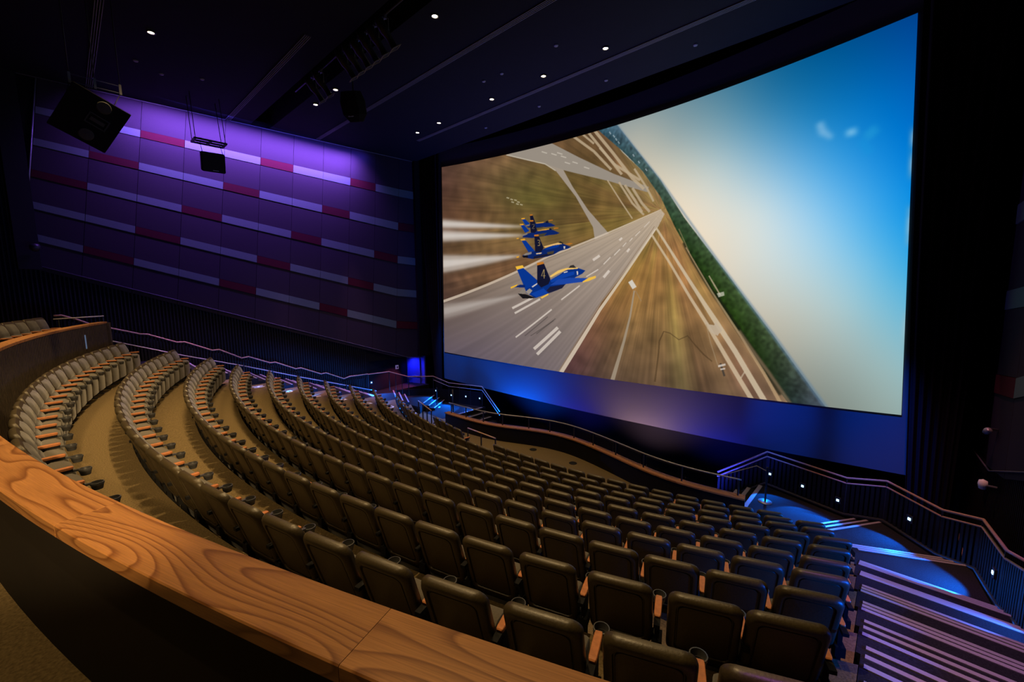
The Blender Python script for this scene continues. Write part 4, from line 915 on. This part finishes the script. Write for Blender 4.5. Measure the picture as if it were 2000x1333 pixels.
step_light(-16.35, 12.88, 0.42, 0.35, 'small blue step light under the left corner of the screen, second from the wall', 30, (-16.1, 12.0, 0.0), 96)
step_light(-17.1, 12.50, 0.60, 0.6, 'small blue step light under the left corner of the screen, nearest the wall', 26, (-16.9, 11.6, 0.2), 110)
step_light(-18.72, 9.85, 1.22, 1.5, 'small blue step light beside the left aisle below the zigzag rail', 40, (-17.8, 9.9, 0.65), 105)
# blue lamps under the left row ends; added spots opposite the right ones
for i in range(2, 10):
    x = EDGE_X[i]
    if i < 8: spot('row_end_beam', (1.75-0.075*NOSE[i][0], NOSE[i][0]+0.1, FLOOR[i]+0.55), (-0.6, NOSE[i][0]-0.1, FLOOR[i]+0.55), (0.0, 0.12, 1.0), 240, 70, 0.8, 0.03)
    spot('row_end_beam', (2*X0-x-0.02+0.9, row_y(i, 2*X0-x+0.6)+0.55, FLOOR[i]+0.30), (2*X0-x-0.7, row_y(i, 2*X0-x+0.6)+0.75, FLOOR[i]-0.05), (0.0, 0.16, 1.0), 150 if i > 3 else 20, 80, 0.5, 0.03)
# ================================================================== CEILING FITTINGS
for k, (x, y) in enumerate(DOWN):
    lab = {2.07: 'warm round ceiling downlight on its own near the large hanging loudspeaker',
           6.57: f'warm round ceiling downlight beside the lighting trough, {ORD[max(0, [8.64, 10.92, 13.94, 15.52].index(-x)) if -x in (8.64, 10.92, 13.94, 15.52) else 0]} from the right',
           10.52: f'warm round ceiling downlight in the row nearest the screen, {ORD[[6.42, 8.55, 10.80, 13.74, 15.19].index(-x) if -x in (6.42, 8.55, 10.80, 13.74, 15.19) else 0]} from the right'}[y]
    r = empty('downlight', (x, y, ZCEIL), 0, lab, 'light', 'ceiling downlights')
    bm = bmesh.new(); add_lathe(bm, [(0.070, -0.03), (0.095, -0.03), (0.10, 0.0), (0.06, 0.0), (0.070, -0.03)], 20); from_bm('trim_ring', bm, M['blackm'], r, True)
    bm = bmesh.new(); add_lathe(bm, [(0.001, -0.018), (0.066, -0.018), (0.066, -0.006), (0.001, -0.006)], 20); from_bm('lens', bm, M['lamp'], r)
SLOTS = [(1.12, -19.4, -13.3, 'over the large hanging loudspeaker'), (4.82, -19.3, -11.6, 'left of the lighting trough'), (8.02, -18.9, -5.0, 'between the two rows of downlights'), (11.09, -16.0, -1.6, 'brightest and nearest the screen')]
for y, xa, xb, lab in SLOTS:
    r = empty('air_slot', ((xa+xb)/2, y, ZCEIL-0.004), 0, f'long grey linear air slot in the dark ceiling, {lab}', 'air slot', 'ceiling air slots')
    n = 4; wd = 0.045
    for j in range(n): box_obj('slot_blade', (0, (j-(n-1)/2)*wd, -0.012), (xb-xa, 0.014, 0.024), M['slot'], r)
for k, (x, y, lab) in enumerate([(-7.31, 9.51, 'small dark ceiling sensor between trough and screen, furthest right'), (-9.37, 9.55, 'small dark ceiling sensor between trough and screen, middle one'), (-10.1, 9.5, 'small dark ceiling sensor between trough and screen, furthest left'), (-4.62, 12.04, 'small pale ceiling disc close to the screen top, furthest right'), (-7.32, 12.07, 'small pale ceiling disc close to the screen top, second from the right'), (-10.0, 12.07, 'small pale ceiling disc close to the screen top, third from the right'), (-12.8, 12.12, 'small pale ceiling disc close to the screen top, furthest left'), (-16.3, 1.96, 'small pale ceiling plate beside the large hanging loudspeaker'), (-16.72, 2.57, 'small pale ceiling plate between the two hanging loudspeakers'), (-16.22, 3.47, 'small pale ceiling plate near the smaller hanging loudspeaker')]):
    bm = bmesh.new(); add_lathe(bm, [(0.001, -0.03), (0.05, -0.03), (0.06, -0.01), (0.06, 0.0), (0.001, 0.0)], 14); o = from_bm('ceiling_sensor', bm, M['slot'], None, True); o.location = (x, y, ZCEIL-0.002); tag(o, lab, 'sensor', 'small ceiling fittings')
# lighting trough: pipe and theatre spotlights
pipe = empty('lighting_pipe', (-12.0, 5.92, 12.35), 0, 'long black pipe in the ceiling trough carrying the theatre spotlights', 'pipe')
keep(tube_obj('pipe_bar', [(-15.5, 5.92, 12.35), (-8.2, 5.92, 12.35)], 0.03, M['blackm']), pipe)
for x in (-15.0, -12.2, -9.2): keep(tube_obj('hanger', [(x, 5.92, 12.35), (x, 5.92, 13.05)], 0.015, M['blackm']), pipe)
def spotlight(x, aim, label, big=1.0):
    r = empty('theatre_spotlight', (x, 5.92, 12.32), 0, label, 'spotlight', 'theatre spotlights in the trough')
    d = (Vector(aim)-Vector((x, 5.92, 11.95))).normalized(); q = d.to_track_quat('-Z', 'Y').to_matrix()
    bm = bmesh.new(); add_lathe(bm, [(0.001, 0.34), (0.07, 0.33), (0.10, 0.20), (0.10, 0.02), (0.07, -0.10), (0.07, -0.30), (0.085, -0.31), (0.075, -0.33), (0.06, -0.30), (0.001, -0.28)], 14)
    bmesh.ops.transform(bm, matrix=Matrix.Translation((0, 0, -0.37)) @ q.to_4x4() @ Matrix.Scale(big, 4), verts=bm.verts); from_bm('barrel', bm, M['blackm'], r, True)
    bm = bmesh.new(); add_tube(bm, [(-0.14, 0, -0.38), (-0.14, 0, -0.12), (0, 0, -0.05), (0.14, 0, -0.12), (0.14, 0, -0.38)], 0.010, 6); from_bm('yoke', bm, M['metal'], r)
    bm = bmesh.new(); add_box(bm, (0, 0, -0.02), (0.05, 0.07, 0.10)); from_bm('clamp', bm, M['metal'], r)
    bm = bmesh.new(); s = 0.105*big
    for a, b in (((-s, -s), (s, -s)), ((s, -s), (s, s)), ((s, s), (-s, s)), ((-s, s), (-s, -s))):
        add_box(bm, ((a[0]+b[0])/2, (a[1]+b[1])/2, -0.33*big), (abs(a[0]-b[0])+0.03, abs(a[1]-b[1])+0.03, 0.012))
    bmesh.ops.transform(bm, matrix=Matrix.Translation((0, 0, -0.37)) @ q.to_4x4(), verts=bm.verts); from_bm('colour_frame', bm, mat('frame_metal', (0.14, 0.12, 0.10), 0.5, 0.4) if 'frame_metal' not in bpy.data.materials else bpy.data.materials['frame_metal'], r)
    bm = bmesh.new(); add_tube(bm, [(0.02, 0.05, 0.03), (0.10, 0.16, -0.08), (0.03, 0.10, -0.30)], 0.008, 5); from_bm('cable', bm, M['blackm'], r)
for k, x in enumerate((-9.75, -10.2, -10.62, -11.04, -11.46, -11.88, -13.45, -14.0)):
    spotlight(x, (x+0.6, 8.6, 8.2), f'black theatre spotlight with a square colour frame, {ORD[k]} from the right in the ceiling trough', 1.15)
# round hanging loudspeaker between the rows of downlights
def hang(name, loc, rz, label):
    r = empty(name, loc, rz, label, 'loudspeaker'); return r
r = hang('ceiling_loudspeaker', (-12.55, 6.45, 11.2), 0.6, 'black many-sided hanging loudspeaker under the ceiling by the theatre spotlights')
bm = bmesh.new(); add_lathe(bm, [(0.001, -0.42), (0.20, -0.42), (0.36, -0.22), (0.38, 0.12), (0.30, 0.38), (0.001, 0.38)], 8); bmesh.ops.transform(bm, matrix=Matrix.Rotation(0.35, 4, 'X'), verts=bm.verts); from_bm('cabinet', bm, M['speaker'], r)
bm = bmesh.new(); add_tube(bm, [(0, 0, 0.35), (0, 0, 0.95)], 0.02, 6); from_bm('hanger', bm, M['blackm'], r)
bm = bmesh.new(); add_box(bm, (0.0, -0.20, -0.36), (0.16, 0.02, 0.02)); from_bm('name_plate', bm, M['railgrey'], r)
# large tilted loudspeaker on its frame
big = hang('large_loudspeaker', (-12.0, 0.63, 9.10), 0, 'large black tilted loudspeaker hung from a frame before the purple wall')
FC = [Vector(p_)-Vector((-12.0, 0.63, 9.10)) for p_ in ((-12.111, 0.051, 8.895), (-12.217, 0.824, 8.534), (-11.879, 1.271, 9.312), (-11.777, 0.468, 9.669))]
en = (FC[1]-FC[0]).cross(FC[2]-FC[1]).normalized(); ea = (FC[1]-FC[0]).normalized(); eb = en.cross(ea); cc = sum(FC, Vector())/4
RM = Matrix((ea, eb, en)).transposed()
bm = bmesh.new(); ft = [bm.verts.new(p_) for p_ in FC]; bk = [bm.verts.new(cc+(p_-cc)*0.86-en*0.72) for p_ in FC]
bm.faces.new(ft); bm.faces.new(bk[::-1])
for j in range(4): bm.faces.new((ft[j], bk[j], bk[(j+1) % 4], ft[(j+1) % 4]))
bmesh.ops.bevel(bm, geom=list(bm.edges), offset=0.010, segments=1, affect='EDGES'); from_bm('cabinet', bm, M['speaker'], big)
def on_face(w_): w_ = Vector(w_)-Vector((-12.0, 0.63, 9.10)); return ((w_-cc).dot(ea), (w_-cc).dot(eb))
W1, W2, HC = on_face((-11.891, 0.866, 9.336)), on_face((-12.112, 0.575, 8.825)), on_face((-12.002, 0.753, 9.075))
RM = Matrix.Translation(cc) @ RM.to_4x4(); hr_ = math.atan2(W1[1]-W2[1], W1[0]-W2[0])
for (dx, dy) in (W1, W2):
    bm = bmesh.new(); add_lathe(bm, [(0.105, 0.0), (0.115, 0.012), (0.095, 0.014), (0.045, 0.008), (0.022, 0.016), (0.001, 0.016)], 20, (dx, dy, 0)); bmesh.ops.transform(bm, matrix=RM, verts=bm.verts); from_bm('woofer', bm, M['driver'], big, True)
bm = bmesh.new()
for a, b in (((-.10, -.15), (.10, -.15)), ((.10, -.15), (.10, .15)), ((.10, .15), (-.10, .15)), ((-.10, .15), (-.10, -.15))): add_box(bm, ((a[0]+b[0])/2, (a[1]+b[1])/2, 0.008), (abs(a[0]-b[0])+0.02, abs(a[1]-b[1])+0.02, 0.016))
add_box(bm, (0, 0, 0.004), (0.07, 0.22, 0.01)); bmesh.ops.transform(bm, matrix=RM @ Matrix.Translation((HC[0], HC[1], 0)) @ Matrix.Rotation(hr_, 4, 'Z'), verts=bm.verts); from_bm('horn', bm, M['driver'], big)
fx = -12.4
for z in (9.985, 9.86): keep_ = None
def kb(o): o.parent = big; o.matrix_parent_inverse = Matrix.Translation(-Vector(big.location)); return o
for y in (0.45, 0.81, 1.19):
    kb(box_obj('frame_upright', (fx, y, 9.93), (0.04, 0.04, 0.20), M['slot'])); kb(tube_obj('cable', [(fx, y, 10.0), (fx, y, ZCEIL)], 0.009, M['blackm']))
for z in (10.0, 9.86): kb(tube_obj('frame_bar', [(fx, 0.45, z), (fx, 1.19, z)], 0.008, M['slot'], None, 6))
for y in (0.45, 1.19): kb(tube_obj('strap', [(fx, y, 9.86), (-12.35, 0.63+(y-0.82)*0.9, 9.35)], 0.008, M['blackm'], None, 5))
# smaller loudspeaker on a ladder bracket in front of the purple wall
SX, SY, SZ = -17.6, 3.86, 10.06
sm_ = hang('small_loudspeaker', (SX, SY, SZ), 0, 'smaller black box loudspeaker hung on cables before the purple wall')
rm = Matrix.Rotation(R2D(-8), 3, 'Z') @ Matrix.Rotation(R2D(14), 3, 'Y')
bm = bmesh.new(); add_box(bm, (0, 0, 0), (0.60, 0.66, 0.62)); bmesh.ops.bevel(bm, geom=[e for e in bm.edges if all(v_.co.x < 0 for v_ in e.verts) or True], offset=0.035, segments=1, affect='EDGES'); bmesh.ops.transform(bm, matrix=rm.to_4x4(), verts=bm.verts); from_bm('cabinet', bm, M['speaker'], sm_)
bm = bmesh.new(); add_box(bm, (0.302, 0, 0.0), (0.012, 0.60, 0.56)); bmesh.ops.transform(bm, matrix=rm.to_4x4(), verts=bm.verts); from_bm('grille', bm, M['black'], sm_)
bm = bmesh.new(); add_box(bm, (0.31, 0.05, -0.25), (0.006, 0.16, 0.02)); bmesh.ops.transform(bm, matrix=rm.to_4x4(), verts=bm.verts); from_bm('name_plate', bm, M['railgrey'], sm_)
lb = empty('hanging_frame', (SX, SY-0.05, SZ+0.72), 0, 'flat black ladder bracket on four cables over the smaller loudspeaker', 'frame')
fz = SZ+0.62
for dx in (-0.28, 0.0, 0.28): keep(box_obj('cross_bar', (SX+dx, SY-0.06, fz), (0.05, 0.86, 0.05), M['blackm']), lb)
for dy in (-0.43, 0.0, 0.43): keep(box_obj('side_bar', (SX, SY-0.06+dy, fz), (0.60, 0.06, 0.05), M['blackm']), lb)
for dx in (-0.25, 0.25):
    for dy in (-0.42, 0.42): keep(tube_obj('cable', [(SX+dx, SY-0.06+dy, fz), (SX+dx-0.15, SY-0.10+dy*0.96, ZCEIL)], 0.011, M['blackm'], None, 5), lb)
for dy in (-0.26, 0.30): keep(tube_obj('strap', [(SX, SY-0.06+dy, fz), (SX, SY+dy*1.05, SZ+0.30)], 0.009, M['blackm'], None, 5), lb)
# small fixtures on the walls
def camera_dome(x, y, z, nx, label):
    r = empty('wall_camera', (x, y, z), 0, label, 'camera', 'small wall fixtures')
    bm = bmesh.new(); add_lathe(bm, [(0.001, -0.13), (0.07, -0.11), (0.115, -0.04), (0.12, 0.02), (0.10, 0.10), (0.001, 0.10)], 16); from_bm('dome', bm, M['blackm'], r, True)
    bm = bmesh.new(); add_box(bm, (nx*-0.14, 0, 0.04), (0.14, 0.08, 0.08)); from_bm('bracket', bm, M['metal'], r)
camera_dome(-19.35, -0.50, 7.05, 1, 'black dome camera on the left wall panel edge above the slats')
r = empty('wall_spotlight', (1.36, 12.05, 2.96), 0, 'small dark spotlight on a bracket high on the right wall', 'spotlight')
bm = bmesh.new(); add_lathe(bm, [(0.001, -0.14), (0.05, -0.14), (0.06, 0.10), (0.001, 0.12)], 12); bmesh.ops.transform(bm, matrix=Matrix.Rotation(1.2, 4, 'X'), verts=bm.verts); from_bm('barrel', bm, M['metal'], r, True)
bm = bmesh.new(); add_box(bm, (0.07, 0, 0.05), (0.14, 0.05, 0.04)); from_bm('bracket', bm, M['blackm'], r)
r = empty('wall_camera', (1.36, 11.69, 2.0), 0, 'white round camera on a stalk on the right wall', 'camera', 'small wall fixtures')
bm = bmesh.new(); add_lathe(bm, [(0.001, -0.11), (0.05, -0.09), (0.07, 0.0), (0.06, 0.07), (0.001, 0.10)], 14); from_bm('body', bm, M['white'], r, True)
bm = bmesh.new(); add_box(bm, (0.10, -0.03, 0), (0.16, 0.025, 0.025)); from_bm('stalk', bm, M['metal'], r)
r = empty('wall_sign', (-18.66, 11.25, 1.80), R2D(-4), 'small pale square wall sign on the dark left wall near the blue exit', 'sign')
box_obj('plate', (0, 0, 0), (0.02, 0.17, 0.20), M['white'], r); box_obj('pictogram', (0.012, 0.02, -0.01), (0.008, 0.07, 0.09), M['black'], r)
t = tube_obj('stair_rail', [(1.32, 14.0, 0.10), (1.40, 12.9, -0.20)], 0.022, M['rail']); tag(t, 'pink-lit slanting hand rail behind the right balustrade', 'railing')
spot('stair_rail_beam', (0.9, 12.6, 6.0), (1.35, 12.4, 0.5), (1.0, 0.3, 0.6), 70, 26, 0.6, 0.05)
